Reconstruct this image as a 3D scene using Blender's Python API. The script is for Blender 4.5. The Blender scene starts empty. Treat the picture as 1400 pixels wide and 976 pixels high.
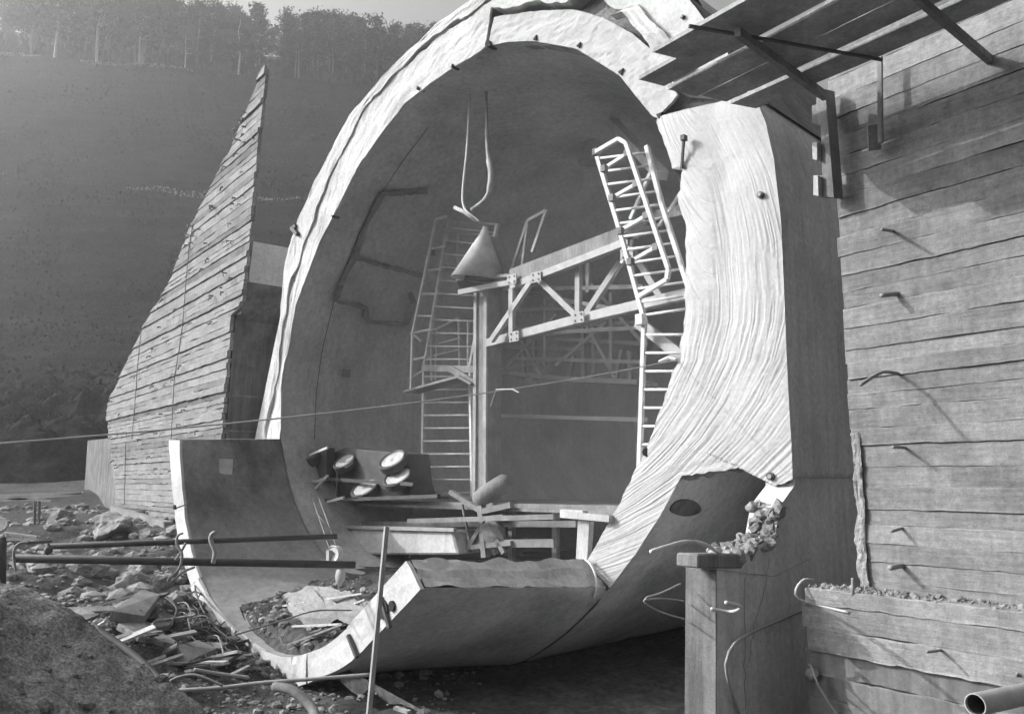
import bpy, bmesh, math, random
import numpy as np
from mathutils import Vector, Matrix
rnd = random.Random(7)
sc = bpy.context.scene
COL = sc.collection

# ------------------------------------------------------------------ camera
F = 1118.0; PITCH = math.radians(8.7); CAM = np.array([0., 0., 3.])
cd = bpy.data.cameras.new("camera"); cam = bpy.data.objects.new("camera", cd); COL.objects.link(cam)
cam.location = CAM; cam.rotation_euler = (math.pi/2+PITCH, 0, 0)
cd.sensor_width = 36; cd.lens = 36*F/1400; cd.clip_start = .05; cd.clip_end = 3000
sc.camera = cam
# ------------------------------------------------------------------ light
SUN = np.array([-.87, .05, .49]); SUN /= np.linalg.norm(SUN)
w = bpy.data.worlds.new("World"); sc.world = w; w.use_nodes = True
nt = w.node_tree; nt.nodes.clear()
sky = nt.nodes.new('ShaderNodeTexSky'); sky.sky_type = 'NISHITA'; sky.sun_disc = False
sky.sun_elevation = math.asin(SUN[2]); sky.sun_rotation = math.atan2(SUN[0], SUN[1])
sky.air_density = 1.0; sky.dust_density = 10.0; sky.ozone_density = 0.5
bw = nt.nodes.new('ShaderNodeRGBToBW'); bg = nt.nodes.new('ShaderNodeBackground'); ow = nt.nodes.new('ShaderNodeOutputWorld')
bg.inputs['Strength'].default_value = .15
nt.links.new(sky.outputs[0], bw.inputs[0]); nt.links.new(bw.outputs[0], bg.inputs[0]); nt.links.new(bg.outputs[0], ow.inputs[0])
sl = bpy.data.lights.new("sun", 'SUN'); sl.energy = 2.9; sl.angle = math.radians(.5); sl.color = (1, 1, 1)
so = bpy.data.objects.new("sun", sl); COL.objects.link(so)
so.rotation_euler = Vector(SUN).to_track_quat('Z', 'Y').to_euler()
vs = sc.view_settings; vs.view_transform = 'Standard'; vs.look = 'None'; vs.exposure = 0.72; vs.gamma = 1
sc.render.engine = 'CYCLES'
try:
    sc.cycles.use_denoising = True
    sc.cycles.max_bounces = 8; sc.cycles.diffuse_bounces = 4; sc.cycles.volume_bounces = 1
except Exception: pass

# ------------------------------------------------------------------ helpers
def ray(px, py):
    x = (px-700)/F; v = (488-py)/F
    return np.array([x, math.cos(PITCH)-v*math.sin(PITCH), math.sin(PITCH)+v*math.cos(PITCH)])
def onplane(px, py, p0, n):
    r = ray(px, py); return CAM + r*np.dot(np.asarray(p0)-CAM, n)/np.dot(r, n)
def aty(px, py, Y):
    r = ray(px, py); return CAM + r*Y/r[1]
def atz(px, py, z):
    r = ray(px, py); return CAM + r*(z-CAM[2])/r[2]
def rad(a): return math.radians(a)
UP = np.array([0., 0., 1.])
def nrm(v): v = np.asarray(v, float); return v/np.linalg.norm(v)
def hsh(i, j, k, seed):
    h = (i*374761393 + j*668265263 + k*2147483647 + seed*1274126177) & 0xffffffff
    h = ((h ^ (h >> 13))*1274126177) & 0xffffffff
    return ((h ^ (h >> 16)) & 0xffff)/65535.0
def vnoise(x, y, z=0., seed=0):
    x, y, z = np.broadcast_arrays(np.asarray(x, float), np.asarray(y, float), np.asarray(z, float))
    xi, yi, zi = [np.floor(a).astype(np.int64) for a in (x, y, z)]
    fx, fy, fz = x-xi, y-yi, z-zi
    fx, fy, fz = [a*a*(3-2*a) for a in (fx, fy, fz)]
    r = 0
    for a in (0, 1):
        for b in (0, 1):
            for c in (0, 1):
                r = r + hsh(xi+a, yi+b, zi+c, seed)*(fx if a else 1-fx)*(fy if b else 1-fy)*(fz if c else 1-fz)
    return r*2-1
def fbm(x, y, z=0., seed=0, o=4):
    r = 0; a = 1.
    for k in range(o):
        r = r+a*vnoise(np.asarray(x)*2**k, np.asarray(y)*2**k, np.asarray(z)*2**k, seed+k); a *= .5
    return r
def resample(pts, n):
    pts = np.asarray(pts, float); L = np.r_[0, np.cumsum(np.linalg.norm(np.diff(pts, axis=0), axis=1))]
    t = np.linspace(0, L[-1], n)
    return np.stack([np.interp(t, L, pts[:, k]) for k in range(pts.shape[1])], 1)
def smooth_line(pts, n):
    """Catmull-Rom through pts"""
    P = np.asarray(pts, float); P = np.vstack([2*P[0]-P[1], P, 2*P[-1]-P[-2]]); out = []
    m = len(P)-3
    for k in np.linspace(0, m-1e-6, n*3):
        i = int(k); t = k-i; a, b, c, d_ = P[i:i+4]
        out.append(.5*((2*b)+(-a+c)*t+(2*a-5*b+4*c-d_)*t*t+(-a+3*b-3*c+d_)*t**3))
    return resample(out, n)

def proj(P):
    q = np.asarray(P)-CAM; cp, sp = math.cos(PITCH), math.sin(PITCH)
    f_ = q[..., 1]*cp+q[..., 2]*sp; u_ = -q[..., 1]*sp+q[..., 2]*cp
    return 700+F*q[..., 0]/f_, 488-F*u_/f_

class MB:
    def __init__(s): s.v = []; s.f = []; s.uv = {}
    def add(s, vs, fs):
        o = len(s.v); s.v.extend([tuple(map(float, p)) for p in vs]); s.f.extend([tuple(i+o for i in f) for f in fs]); return o
    def box(s, c, a, b, h):
        """c centre; a,b,h half-axis vectors"""
        c, a, b, h = [np.asarray(q, float) for q in (c, a, b, h)]
        vs = [c+i*a+j*b+k*h for k in (-1, 1) for j in (-1, 1) for i in (-1, 1)]
        s.add(vs, [(0, 2, 3, 1), (4, 5, 7, 6), (0, 1, 5, 4), (2, 6, 7, 3), (0, 4, 6, 2), (1, 3, 7, 5)])
    def bar(s, p, q, w_, h_, up=UP):
        p, q = np.asarray(p, float), np.asarray(q, float); t = nrm(q-p)
        if abs(np.dot(t, up)) > .95: up = np.array([.7, -.7, 0])
        b = nrm(np.cross(t, up)); u = np.cross(b, t)
        s.box((p+q)/2, (q-p)/2, b*w_/2, u*h_/2)
    def tube(s, pts, r, n=6, cap=True):
        P = [np.asarray(p, float) for p in pts]; m = len(P)
        rs = r if hasattr(r, '__len__') else [r]*m
        ref = None; rings = []
        for i in range(m):
            t = nrm(P[min(i+1, m-1)]-P[max(i-1, 0)])
            if ref is None: ref = nrm(np.cross(t, UP if abs(t[2]) < .9 else np.array([1., 0, 0])))
            ref = nrm(ref-t*np.dot(ref, t)); b = np.cross(t, ref)
            rings.append([P[i]+rs[i]*(math.cos(2*math.pi*k/n)*ref+math.sin(2*math.pi*k/n)*b) for k in range(n)])
        vs = [p for R_ in rings for p in R_]
        fs = [(i*n+k, i*n+(k+1) % n, (i+1)*n+(k+1) % n, (i+1)*n+k) for i in range(m-1) for k in range(n)]
        if cap: fs += [tuple(range(n))[::-1], tuple(range((m-1)*n, m*n))]
        s.add(vs, fs)
    def prism(s, poly, off):
        n = len(poly); a = [np.asarray(p, float) for p in poly]; off = np.asarray(off, float)
        s.add(a+[p+off for p in a], [tuple(range(n)), tuple(range(n, 2*n))[::-1]]+[(i, i+n, (i+1) % n+n, (i+1) % n) for i in range(n)])
    def grid(s, G, close=False):
        G = np.asarray(G, float); m, n = G.shape[:2]
        fs = [(i*n+j, i*n+j+1, (i+1)*n+j+1, (i+1)*n+j) for i in range(m-1) for j in range(n-1)]
        if close: fs += [(i*n+n-1, i*n, (i+1)*n, (i+1)*n+n-1) for i in range(m-1)]
        return s.add(G.reshape(-1, 3), fs)
    def rock(s, c, r, seed, sub=2, rough=.35, flat=1.0, cuts=5):
        vs, fs = ICO[sub]; V = vs.copy(); R_ = np.random.RandomState(seed)
        for _ in range(cuts):                               # planar facets, as broken stone has
            nn = nrm(R_.normal(size=3)); dd = R_.uniform(.55, .85); pr = V@nn
            V = V-np.outer(np.maximum(pr-dd, 0), nn)
        V = V*(1+rough*.35*fbm(V[:, 0]*1.6+seed, V[:, 1]*1.6, V[:, 2]*1.6, seed, 3))[:, None]
        if sub > 3: V = V*(1+.05*fbm(V[:, 0]*6+seed, V[:, 1]*6, V[:, 2]*6, seed, 3))[:, None]
        V = V*np.asarray(r if hasattr(r, '__len__') else (r, r, r*flat))
        a = R_.uniform(0, 6.28); ca, sa = math.cos(a), math.sin(a)
        V = np.stack([V[:, 0]*ca-V[:, 1]*sa, V[:, 0]*sa+V[:, 1]*ca, V[:, 2]], 1)
        s.add(V+np.asarray(c), fs)
    def build(s, name, m, parent=None, smooth=False, kind=None, label=None, cat=None, group=None, bevel=0, loc=None):
        me = bpy.data.meshes.new(name); V = np.asarray(s.v)
        if loc is not None: V = V-np.asarray(loc)
        me.from_pydata(V.tolist(), [], s.f); me.materials.append(m)
        if len(s.f) < 4000:
            bm = bmesh.new(); bm.from_mesh(me); bmesh.ops.recalc_face_normals(bm, faces=bm.faces); bm.to_mesh(me); bm.free()
        if smooth: me.polygons.foreach_set('use_smooth', [True]*len(me.polygons))
        me.update()
        o = bpy.data.objects.new(name, me); COL.objects.link(o)
        if loc is not None: o.location = loc
        if parent: o.parent = parent; o.matrix_parent_inverse = Matrix.Translation(-Vector(parent.location))
        if bevel:
            b = o.modifiers.new('bevel', 'BEVEL'); b.width = bevel; b.segments = 1; b.limit_method = 'ANGLE'
        tag(o, label, cat, group, kind); return o
def tag(o, label=None, cat=None, group=None, kind=None):
    for k, v_ in (('label', label), ('category', cat), ('group', group), ('kind', kind)):
        if v_: o[k] = v_
    return o
def thing(name, label, cat, loc=(0, 0, 0), group=None):
    o = bpy.data.objects.new(name, None); COL.objects.link(o); o.location = loc; o.empty_display_size = .2
    return tag(o, label, cat, group)
def dup(o, parent=None):
    c = o.copy(); COL.objects.link(c)
    if parent: c.parent = parent
    for ch in list(o.children): dup(ch, c)
    return c
ICO = {}
for k_ in (1, 2, 3, 4):
    bm = bmesh.new(); bmesh.ops.create_icosphere(bm, subdivisions=k_, radius=1); bm.verts.ensure_lookup_table()
    ICO[k_] = (np.array([v.co[:] for v in bm.verts]), [tuple(v.index for v in f.verts) for f in bm.faces]); bm.free()

# ------------------------------------------------------------------ materials (all neutral greys: the picture is black and white)
def mat(name, base, var=.25, scale=1.5, bump=.3, bscale=25, rough=.9, streak=0., dirt=0., fine=.12, metal=0., lines=None, pits=0., strata=0., bdist=.02):
    m = bpy.data.materials.new(name); m.use_nodes = True; N = m.node_tree.nodes; L = m.node_tree.links
    bs = N['Principled BSDF']; bs.inputs['Roughness'].default_value = rough; bs.inputs['Metallic'].default_value = metal
    try: bs.inputs['Specular IOR Level'].default_value = .25 if base > .08 or rough < .8 else .03
    except Exception: pass
    tc = N.new('ShaderNodeTexCoord'); co = tc.outputs['Object']
    def noise(sc_, det=6, r=.6, vec=None):
        n = N.new('ShaderNodeTexNoise'); n.inputs['Scale'].default_value = sc_; n.inputs['Detail'].default_value = det
        n.inputs['Roughness'].default_value = r; L.new(vec or co, n.inputs['Vector']); return n.outputs['Fac']
    def math_(op, a, b):
        n = N.new('ShaderNodeMath'); n.operation = op
        for i, q in enumerate((a, b)):
            if isinstance(q, (int, float)): n.inputs[i].default_value = q
            else: L.new(q, n.inputs[i])
        return n.outputs[0]
    def rng(a, lo, hi, o0, o1):
        n = N.new('ShaderNodeMapRange'); L.new(a, n.inputs[0])
        for i, q in enumerate((lo, hi, o0, o1)): n.inputs[i+1].default_value = q
        return n.outputs[0]
    val = math_('MULTIPLY', rng(noise(scale), .3, .7, 1-var, 1+var), rng(noise(scale*14, 5), .3, .7, 1-fine, 1+fine))
    if streak:
        mp = N.new('ShaderNodeMapping'); mp.inputs['Scale'].default_value = (7, 7, .35); L.new(co, mp.inputs['Vector'])
        val = math_('MULTIPLY', val, rng(noise(1.0, 4, .6, mp.outputs[0]), .42, .7, 1, 1-streak))
    if lines:
        mp = N.new('ShaderNodeMapping'); mp.inputs['Scale'].default_value = lines; L.new(co, mp.inputs['Vector'])
        val = math_('MULTIPLY', val, rng(noise(1.0, 5, .65, mp.outputs[0]), .3, .7, .82, 1.18))
    if dirt:
        val = math_('MULTIPLY', val, rng(noise(scale*.45, 7, .7), .5, .68, 1, 1-dirt))
    if strata:
        mp = N.new('ShaderNodeMapping'); mp.inputs['Scale'].default_value = (.06, .06, .8); L.new(co, mp.inputs['Vector'])
        val = math_('MULTIPLY', val, rng(noise(1.0, 6, .7, mp.outputs[0]), .35, .65, 1-strata, 1+strata))
    if pits:
        val = math_('MULTIPLY', val, rng(noise(11., 3, .7), .62, .70, 1, 1-pits))
        val = math_('MULTIPLY', val, rng(noise(70., 2, .6), .35, .65, 1-.5*pits, 1+.5*pits))
    val = math_('MULTIPLY', val, base)
    cb = N.new('ShaderNodeCombineColor'); [L.new(val, cb.inputs[i]) for i in range(3)]
    L.new(cb.outputs[0], bs.inputs['Base Color'])
    if bump:
        b = N.new('ShaderNodeBump'); b.inputs['Strength'].default_value = bump; b.inputs['Distance'].default_value = bdist
        h = noise(bscale, 8, .7)
        if lines:
            mp = N.new('ShaderNodeMapping'); mp.inputs['Scale'].default_value = lines; L.new(co, mp.inputs['Vector'])
            h = math_('ADD', h, math_('MULTIPLY', noise(1.0, 4, .6, mp.outputs[0]), 1.2))
        L.new(h, b.inputs['Height']); L.new(b.outputs[0], bs.inputs['Normal'])
    return m
M = {}
M['white'] = mat('fresh_concrete', .46, .14, 1.2, .35, 30, dirt=.22, fine=.16)
M['flare'] = mat('plastered_concrete', .40, .08, 1.5, .12, 45, fine=.08)
M['wall'] = mat('board_marked_concrete', .185, .26, 1.1, .45, 34, streak=.2, dirt=.3, lines=(2, 2, 22), pits=.22, fine=.2)
M['wall_b'] = mat('board_marked_concrete_dark', .14, .28, 1.1, .45, 34, streak=.3, dirt=.35, lines=(2, 2, 22), pits=.22, fine=.2)
M['wall_c'] = mat('board_marked_concrete_light', .23, .24, 1.1, .45, 34, streak=.15, dirt=.25, lines=(2, 2, 22), pits=.22, fine=.2)
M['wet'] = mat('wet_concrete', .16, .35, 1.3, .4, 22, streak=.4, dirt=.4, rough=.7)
M['lining'] = mat('smooth_concrete', .47, .2, .7, .2, 40, streak=.15, dirt=.3, fine=.15, pits=.2)
M['shell'] = mat('shuttered_concrete', .5, .2, .8, .25, 35, streak=.1, dirt=.45, fine=.15, pits=.25)
M['pier'] = mat('pier_concrete', .52, .15, .9, .2, 35, streak=.2, dirt=.25, fine=.15, pits=.2)
M['trough_dark'] = mat('dark_shuttered_concrete', .26, .3, .6, .25, 35, dirt=.6, fine=.15, pits=.25, streak=.15)  # darker shuttered concrete for the inside of the trough
M['spoil'] = mat('spoil_earth', .30, .4, 3.0, 1.0, 30, dirt=.5, fine=.6, bdist=.04, pits=.5)
M['stain_shade'] = mat('shaded_stained_concrete', .17, .3, 1.3, .4, 25, streak=.55, dirt=.3, pits=.3)  # streaky stains, plus painted-in shade for the pier's side and the foot pier
M['scar'] = mat('damp_concrete', .24, .2, 2, .2, 30)
M['dark'] = mat('dark_steel', .07, .3, 3, .15, 40, rough=.6)
M['steel'] = mat('painted_steel', .30, .2, 4, .1, 50, rough=.6)
M['pale'] = mat('pale_steel', .5, .2, 4, .1, 50, rough=.55)
M['wood'] = mat('weathered_timber', .2, .3, 2, .35, 30, streak=.2, lines=(20, 20, 4))
M['wood_l'] = mat('sawn_timber', .42, .2, 2, .3, 30, lines=(20, 20, 4))
M['plank'] = mat('platform_timber', .30, .3, 2, .35, 30, streak=.2, lines=(20, 20, 4))
M['rock'] = mat('rock', .25, .35, 1.5, .9, 12, dirt=.5, fine=.3, bdist=.05)
M['rock_d'] = mat('dark_rock', .22, .35, 2.5, 1.0, 30, dirt=.5, fine=.6, bdist=.04)
M['soil'] = mat('ground_soil', .075, .4, .6, 1.0, 14, fine=.5, dirt=.3)
M['hill'] = mat('hill_scrub', .020, .35, .25, .9, 1.3, fine=.75, dirt=.5, pits=.4, strata=.45, bdist=.6)
M['leaf'] = mat('foliage', .07, .35, .6, 0, fine=.3)
M['leaf_l'] = mat('foliage_pale', .12, .35, .6, 0, fine=.3)
M['leaf_p'] = mat('pale_grass', .3, .3, .6, 0, fine=.3)
M['scrub_d'] = mat('dark_scrub', .02, .35, .6, 0, fine=.3)
M['scrub_l'] = mat('light_scrub', .075, .35, .6, 0, fine=.3)
M['brush'] = mat('dry_brush', .045, .35, .6, 0, fine=.3)
M['bark'] = mat('bark', .2, .3, 3, .3, 10)
M['birch'] = mat('pale_bark', .5, .3, 3, .2, 10)
M['hole'] = mat('hole_shade', .05, .3, 4, .2, 20)
M['rust'] = mat('rebar_steel', .22, .3, 5, .3, 60, rough=.75)
M['cable'] = mat('cable_sheath', .5, .15, 3, .1, 30, rough=.7)

# ------------------------------------------------------------------ frames of reference
TH = rad(45)
d = np.array([math.sin(TH), math.cos(TH), 0]); e = np.array([math.cos(TH), -math.sin(TH), 0])   # tunnel axis, and across it
p0 = aty(378, 600, 21)
def A(px, py, o=0.): return onplane(px, py, p0+d*o, d)          # a point on the plane of the portal face, o metres into the tunnel
def sz(p): return np.array([np.dot(p-p0, e), p[2]])
def un(s_, z_, o=0.): q = p0+e*s_+d*o; return np.array([q[0], q[1], z_])

# ------------------------------------------------------------------ setting: ground and hill
def ground_h(x, y):
    x = np.asarray(x, float); y = np.asarray(y, float)
    left = 1/(1+np.exp((x+4.6+.25*(y-12))/.55))                 # bank on the left, pit on the right
    far = np.clip((y-15)/14, 0, 1)
    h = -.15+left*(.85+1.05*far)
    h = h+np.clip((y-34)/8, 0, 1)*1.4
    h = h+.16*fbm(x*.7, y*.7, 0, 3, 4)*(.4+left)+.05*fbm(x*3, y*3, 0, 9, 3)
    h = h - np.clip((7-y)/5, 0, 1)*.5
    return h
g = MB()
xs = np.r_[np.linspace(-160, -14, 30), np.linspace(-13.8, 9, 190), np.linspace(9.5, 120, 24)]
ys = np.r_[np.linspace(-15, 4, 12), np.linspace(4.1, 22, 150), np.linspace(22.5, 60, 50)]
X, Y = np.meshgrid(xs, ys, indexing='ij')
g.grid(np.stack([X, Y, ground_h(X, Y)], 2))
g.build('ground', M['soil'], smooth=True, kind='structure')

prof = []
for py, Y_ in ((705, 36), (680, 40), (640, 44), (590, 49), (545, 54), (420, 75), (300, 92), (237, 103), (231, 107), (150, 128), (93, 146), (88, 150), (85, 165), (80, 190), (72, 240)):
    prof.append((Y_, aty(150, py, Y_)[2]))
prof = np.array(prof)
def hill_z(x, y):
    base = np.interp(y, prof[:, 0], prof[:, 1])
    k = np.clip((y-45)/80, 0, 1)
    z = base-(x+75)*.115*k
    z = z+fbm(x*.05, y*.05, 0, 5, 4)*.8*k+fbm(x*.25, y*.25, 0, 6, 4)*.28*np.clip((y-38)/15, 0, 1)
    st = np.clip((62-y)/8, 0, 1)*np.clip((y-38)/5, 0, 1)         # broken rock benches at the foot
    z = z+st*(np.round(fbm(x*.12, y*.18, 0, 8, 3)*3)/3)*1.3+st*(.9*np.abs(fbm(x*.35, y*.5, 0, 81, 4))+.6*np.abs(fbm(x*1.1, y*1.3, 0, 85, 3))+.3*fbm(x*2.6, y*2.6, 0, 88, 2))
    return z
hl = MB()
xs = np.r_[np.linspace(-190, -52, 90), np.linspace(-51.5, 2, 170), np.linspace(3, 120, 60)]; ys = np.r_[np.linspace(36, 66, 90), np.linspace(66.6, 215, 150)]
X, Y = np.meshgrid(xs, ys, indexing='ij')
hl.grid(np.stack([X, Y, hill_z(X, Y)], 2))
hill = hl.build('hill', M['hill'], smooth=True, kind='structure')

# ------------------------------------------------------------------ the concrete tunnel
tun = thing('concrete_tunnel', 'huge round concrete tunnel mouth with white flared face and open lower trough', 'tunnel', tuple(p0*[1, 1, 0]))
I_px = [(383, 600), (387, 520), (404, 420), (439, 330), (490, 230), (553, 141), (610, 100), (664, 66), (730, 57), (790, 68), (848, 104), (893, 160), (901, 172), (922, 232), (936, 233),
        (931, 271), (939, 311), (941, 357), (941, 400), (937, 440), (931, 480), (928, 492), (921, 508), (907, 555), (891, 602), (883, 618), (853, 680), (835, 715), (805, 767)]
I_sz = np.array([sz(A(*q)) for q in I_px])
low_sz = [(9.2, .95), (8.0, .60), (6.4, .45), (4.6, .62), (3.0, 1.1), (1.7, 1.8), (.75, 2.9)]
ring_sz = np.vstack([I_sz, low_sz])                              # closed inner outline
# inner lining, smooth, running into the hill
lin_sz = smooth_line([tuple(I_sz[i]) for i in (0, 1, 2, 3, 4, 5, 6, 7, 8, 9, 10, 11, 13)]+[(I_sz[16][0]+.12, I_sz[16][1]), tuple(I_sz[19]+[.1, 0]), tuple(I_sz[24]+[.12, 0]), tuple(I_sz[28])]+low_sz+[tuple(I_sz[0])], 120)[:-1]
def lining(o, s_=1.0): return np.array([un(q[0], q[1], o) for q in lin_sz])
lb = MB(); DEEP = 15.
lb.grid(np.stack([lining(o) for o in np.linspace(.02, DEEP, 14)], 0), close=True)
lb.build('inner_lining', M['lining'], tun, smooth=True)
bk = MB(); bk.prism([un(q[0], q[1], DEEP-.02) for q in lin_sz[::2]], d*.3); bk.build('end_wall', M['lining'], tun)
def on_lining(px, py, inset=.03):
    """where the ray through a pixel meets the lining"""
    r = ray(px, py)
    for o in np.linspace(.05, DEEP, 900):
        q = onplane(px, py, p0+d*o, d); s_, z_ = sz(q)
        k = np.argmin((lin_sz[:, 0]-s_)**2+(lin_sz[:, 1]-z_)**2); c = np.array([6.4, 6.0])
        if np.linalg.norm(np.array([s_, z_])-c) >= np.linalg.norm(lin_sz[k]-c)-inset-.02: return q
    return onplane(px, py, p0+d*DEEP, d)
# outline of old formwork on the left of the lining
for pts in ([(522, 268), (500, 310), (487, 350), (468, 385), (459, 412), (500, 420), (502, 440), (555, 444), (566, 415), (560, 400)],
            [(487, 352), (530, 365), (580, 378)], [(522, 266), (560, 264), (585, 262)]):
    pts = resample(pts, 44); tn = np.gradient(pts, axis=0); tn /= np.linalg.norm(tn, axis=1)[:, None]; nb_ = np.stack([-tn[:, 1], tn[:, 0]], 1)
    wd_ = 3.2+.9*fbm(np.arange(44)*.4, 0, 0, 6, 3)[:, None]; t_ = MB(); t_.grid(np.stack([[on_lining(*q, inset=.11) for q in pts+nb_*wd_*k_] for k_ in (-1, 0, 1)], 0)); t_.build('formwork_scar', M['scar'], tun)
t_ = MB(); t_.tube(resample([on_lining(*q) for q in resample([(430, 600), (432, 540), (440, 480), (462, 390), (500, 300), (545, 228), (585, 175)], 16)], 30), .007, 4); t_.build('lining_joint', M['dark'], tun)
for q in ((474, 510), (590, 345), (405, 380)):
    c = on_lining(*q, inset=.06); t_ = MB(); t_.box(c, e*.03, d*.10, UP*.10); t_.build('recess_plate', M['scar'], tun)

# outer shell (rough cylinder), upper part from the px outline, lower part an offset of the lining
O_px = [(362, 600), (374, 530), (386, 430), (391, 360), (411, 300), (440, 235), (482, 155), (540, 92), (598, 35), (648, 0), (700, -38), (760, -70), (830, -75), (895, -42), (945, 0), (988, 55), (1020, 105), (1036, 138)]
O_sz = np.array([sz(A(*q)) for q in O_px])
Lo_px = [(932, 648), (906, 704), (870, 758), (833, 806), (800, 842), (758, 878), (700, 908)]
Lo_sz = [tuple(sz(A(*q))) for q in Lo_px]
cr_px = [(975, 170), (995, 260), (1000, 330), (990, 420), (975, 500), (958, 580)]
out_sz = smooth_line([tuple(q) for q in O_sz[:15]]+[tuple(sz(A(*q))) for q in cr_px]+Lo_sz+[(7.2, -.15), (5., -.05), (2.8, .5), (1.2, 1.5), (.2, 2.7), tuple(O_sz[0])], 140)[:-1]
ob = MB()
zl_ = sz(A(932, 648))[1]
st_ = np.where((out_sz[:, 0] > 6), np.interp(out_sz[:, 1], [zl_-.05, zl_+.35], [-.035, .35]), .25)
ob.grid(np.stack([np.array([un(q[0], q[1], s0_) for q, s0_ in zip(out_sz, st_)])]+[np.array([un(q[0], q[1], o) for q in out_sz]) for o in np.linspace(.6, 16, 10)], 0), close=True)
ob.build('outer_shell', M['shell'], tun, smooth=True)

# ---- face of the left and crown segments: layers of real thickness
def face_layer(name, in_px, out_px, n, off, thick, m, rag=.0, seed=1, label=None, nw=5, amp=.02, rag_in=0.):
    a = resample([A(*q) for q in in_px], n); b = resample([A(*q) for q in out_px], n)
    G = np.zeros((n, nw, 3)); L = np.r_[0, np.cumsum(np.linalg.norm(np.diff(a, axis=0), axis=1))]
    wid = np.linalg.norm(b-a, axis=1)[:, None]
    u0 = (rag_in*fbm(L*1.7, 3., 0, seed+5, 4))[:, None]/wid; u1 = 1+(rag*fbm(L*1.7, 0., 0, seed, 4))[:, None]/wid
    W = np.linspace(0, 1, nw)[None]
    U = u0+(u1-u0)*W
    G = a[:, None]*(1-U[..., None])+b[:, None]*U[..., None]
    h = amp*fbm(L[:, None]*1.2, W*3, 0, seed+9, 4)+amp*.5*fbm(L[:, None]*7, W*9, 0, seed+19, 3)
    G = G-d*(off+h)[..., None]
    g_ = MB(); g_.grid(G)
    back = lambda E_: np.stack([E_, E_+d*thick], 0)
    for E_ in (G[:, 0], G[:, -1], G[0], G[-1]): g_.grid(back(E_))
    return g_.build(name, m, tun, label=label)
LI = [(383, 600), (387, 520), (404, 420), (439, 330), (490, 230), (553, 141), (610, 100), (664, 66)]
LM = [(364, 600), (380, 520), (396, 400), (418, 330), (452, 240), (500, 152), (534, 108), (600, 48), (674, 0)]
LO = [(362, 600), (374, 530), (386, 430), (391, 360), (411, 300), (440, 235), (482, 155), (540, 92), (598, 35), (648, 0), (690, -30)]
face_layer('ring_segment', LI, LM, 90, .02, .06, M['white'], rag=.10, seed=3, amp=.018, rag_in=.025, nw=12)
face_layer('outer_layer', LM, LO, 90, .065, .6, M['white'], rag=.035, seed=13, amp=.02, rag_in=.09, nw=8)
CI = [(669, 63), (700, 58), (730, 57), (790, 68), (848, 104), (893, 160), (900, 162)]
CM = [(677, 26), (740, 14), (785, 13), (826, 26), (866, 47), (895, 74), (928, 131)]
CO = [(684, -20), (740, -62), (830, -75), (895, -42), (945, 0), (988, 55), (1034, 131)]
face_layer('crown_segment', CI, CM, 70, .03, .06, M['flare'], rag=.02, seed=23, amp=.02, nw=10)
CMo = [(677, 22), (740, 11), (783, 8), (800, -8), (830, 2), (846, 20), (870, 18), (868, 44), (898, 68), (934, 128)]
face_layer('crown_outer_layer', CMo, CO, 90, .16, .6, M['white'], rag=.02, seed=33, amp=.014, rag_in=.08, nw=14)
# thin skin of plaster with the dark break behind it
face_layer('plaster_skin', [(846, 30), (862, 24), (872, 40), (896, 66), (930, 120)], [(876, 12), (898, 30), (914, 46), (930, 62), (962, 100)], 40, .24, .2, M['white'], rag=.06, seed=43, amp=.03, rag_in=.05, nw=6)
face_layer('outer_layer', CI, CO, 40, -.22, .2, M['rock'], seed=53, amp=.05, nw=6)
for q, r_ in (((668, 64), .16), ((731, 55), .13), ((790, 65), .13), ((847, 101), .14), ((618, 92), .1), ((571, 122), .1), ((455, 296), .1), ((899, 160), .15)):
    c = A(*q, -.06); rv = c-un(6.4, 6.0); rv = nrm(rv-d*np.dot(rv, d)); c = c+rv*r_*.3; t_ = MB(); t_.prism([c+rv*r_*.45-d*.01, c+np.cross(rv, d)*r_*.35-rv*r_*.3-d*.01, c-np.cross(rv, d)*r_*.35-rv*r_*.3-d*.01], d*.2); t_.build('bolt_pocket', M['hole'], tun)
t_ = MB(); c = A(405, 316, -.1); t_.bar(c-e*.18+UP*.12, c+e*.1-UP*.12, .1, .12, d); t_.bar(c-e*.25+UP*.1, c-e*.02+UP*.14, .1, .08, d); t_.build('peg', M['dark'], tun)
# smooth flank behind the left rim
t_ = MB(); t_.prism([A(*q, .9) for q in ((348, 602), (384, 428), (388, 428), (368, 602))], d*1.2); t_.build('buttress', M['shell'], tun)

# ---- right hand flared lip: one dense surface with trowelled ridges
FI = [(900, 162), (901, 172), (922, 232), (937, 234), (931, 271), (939, 311), (941, 357), (941, 385), (938, 440), (931, 480), (934, 489), (921, 508), (907, 555), (891, 602), (883, 618), (853, 680), (835, 715), (805, 767)]
FO = [(1033, 131), (1040, 142), (1053, 172), (1064, 222), (1072, 290), (1075, 335), (1078, 400), (1081, 490), (1085, 590), (1087, 655), (1062, 665), (1045, 652), (1028, 641), (975, 643), (935, 650), (906, 704), (872, 756), (836, 803)]
ti = [0, .04, .125, .135, .19, .26, .33, .37, .45, .52, .535, .57, .65, .73, .76, .86, .92, 1.0]
to = [0, .03, .08, .15, .24, .31, .40, .50, .60, .665, .685, .70, .715, .74, .765, .86, .93, 1.0]
def along(px, tt, n, ragged=0., seed=0):
    P = np.array([A(*q) for q in px]); t = np.linspace(0, 1, n)
    return np.stack([np.interp(t, tt, P[:, k]) for k in range(3)], 1)
NT, NW = 600, 240
a = along(FI, ti, NT); b = along(FO, to, NT); T = np.linspace(0, 1, NT)[:, None]; W = np.linspace(0, 1, NW)[None]
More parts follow.
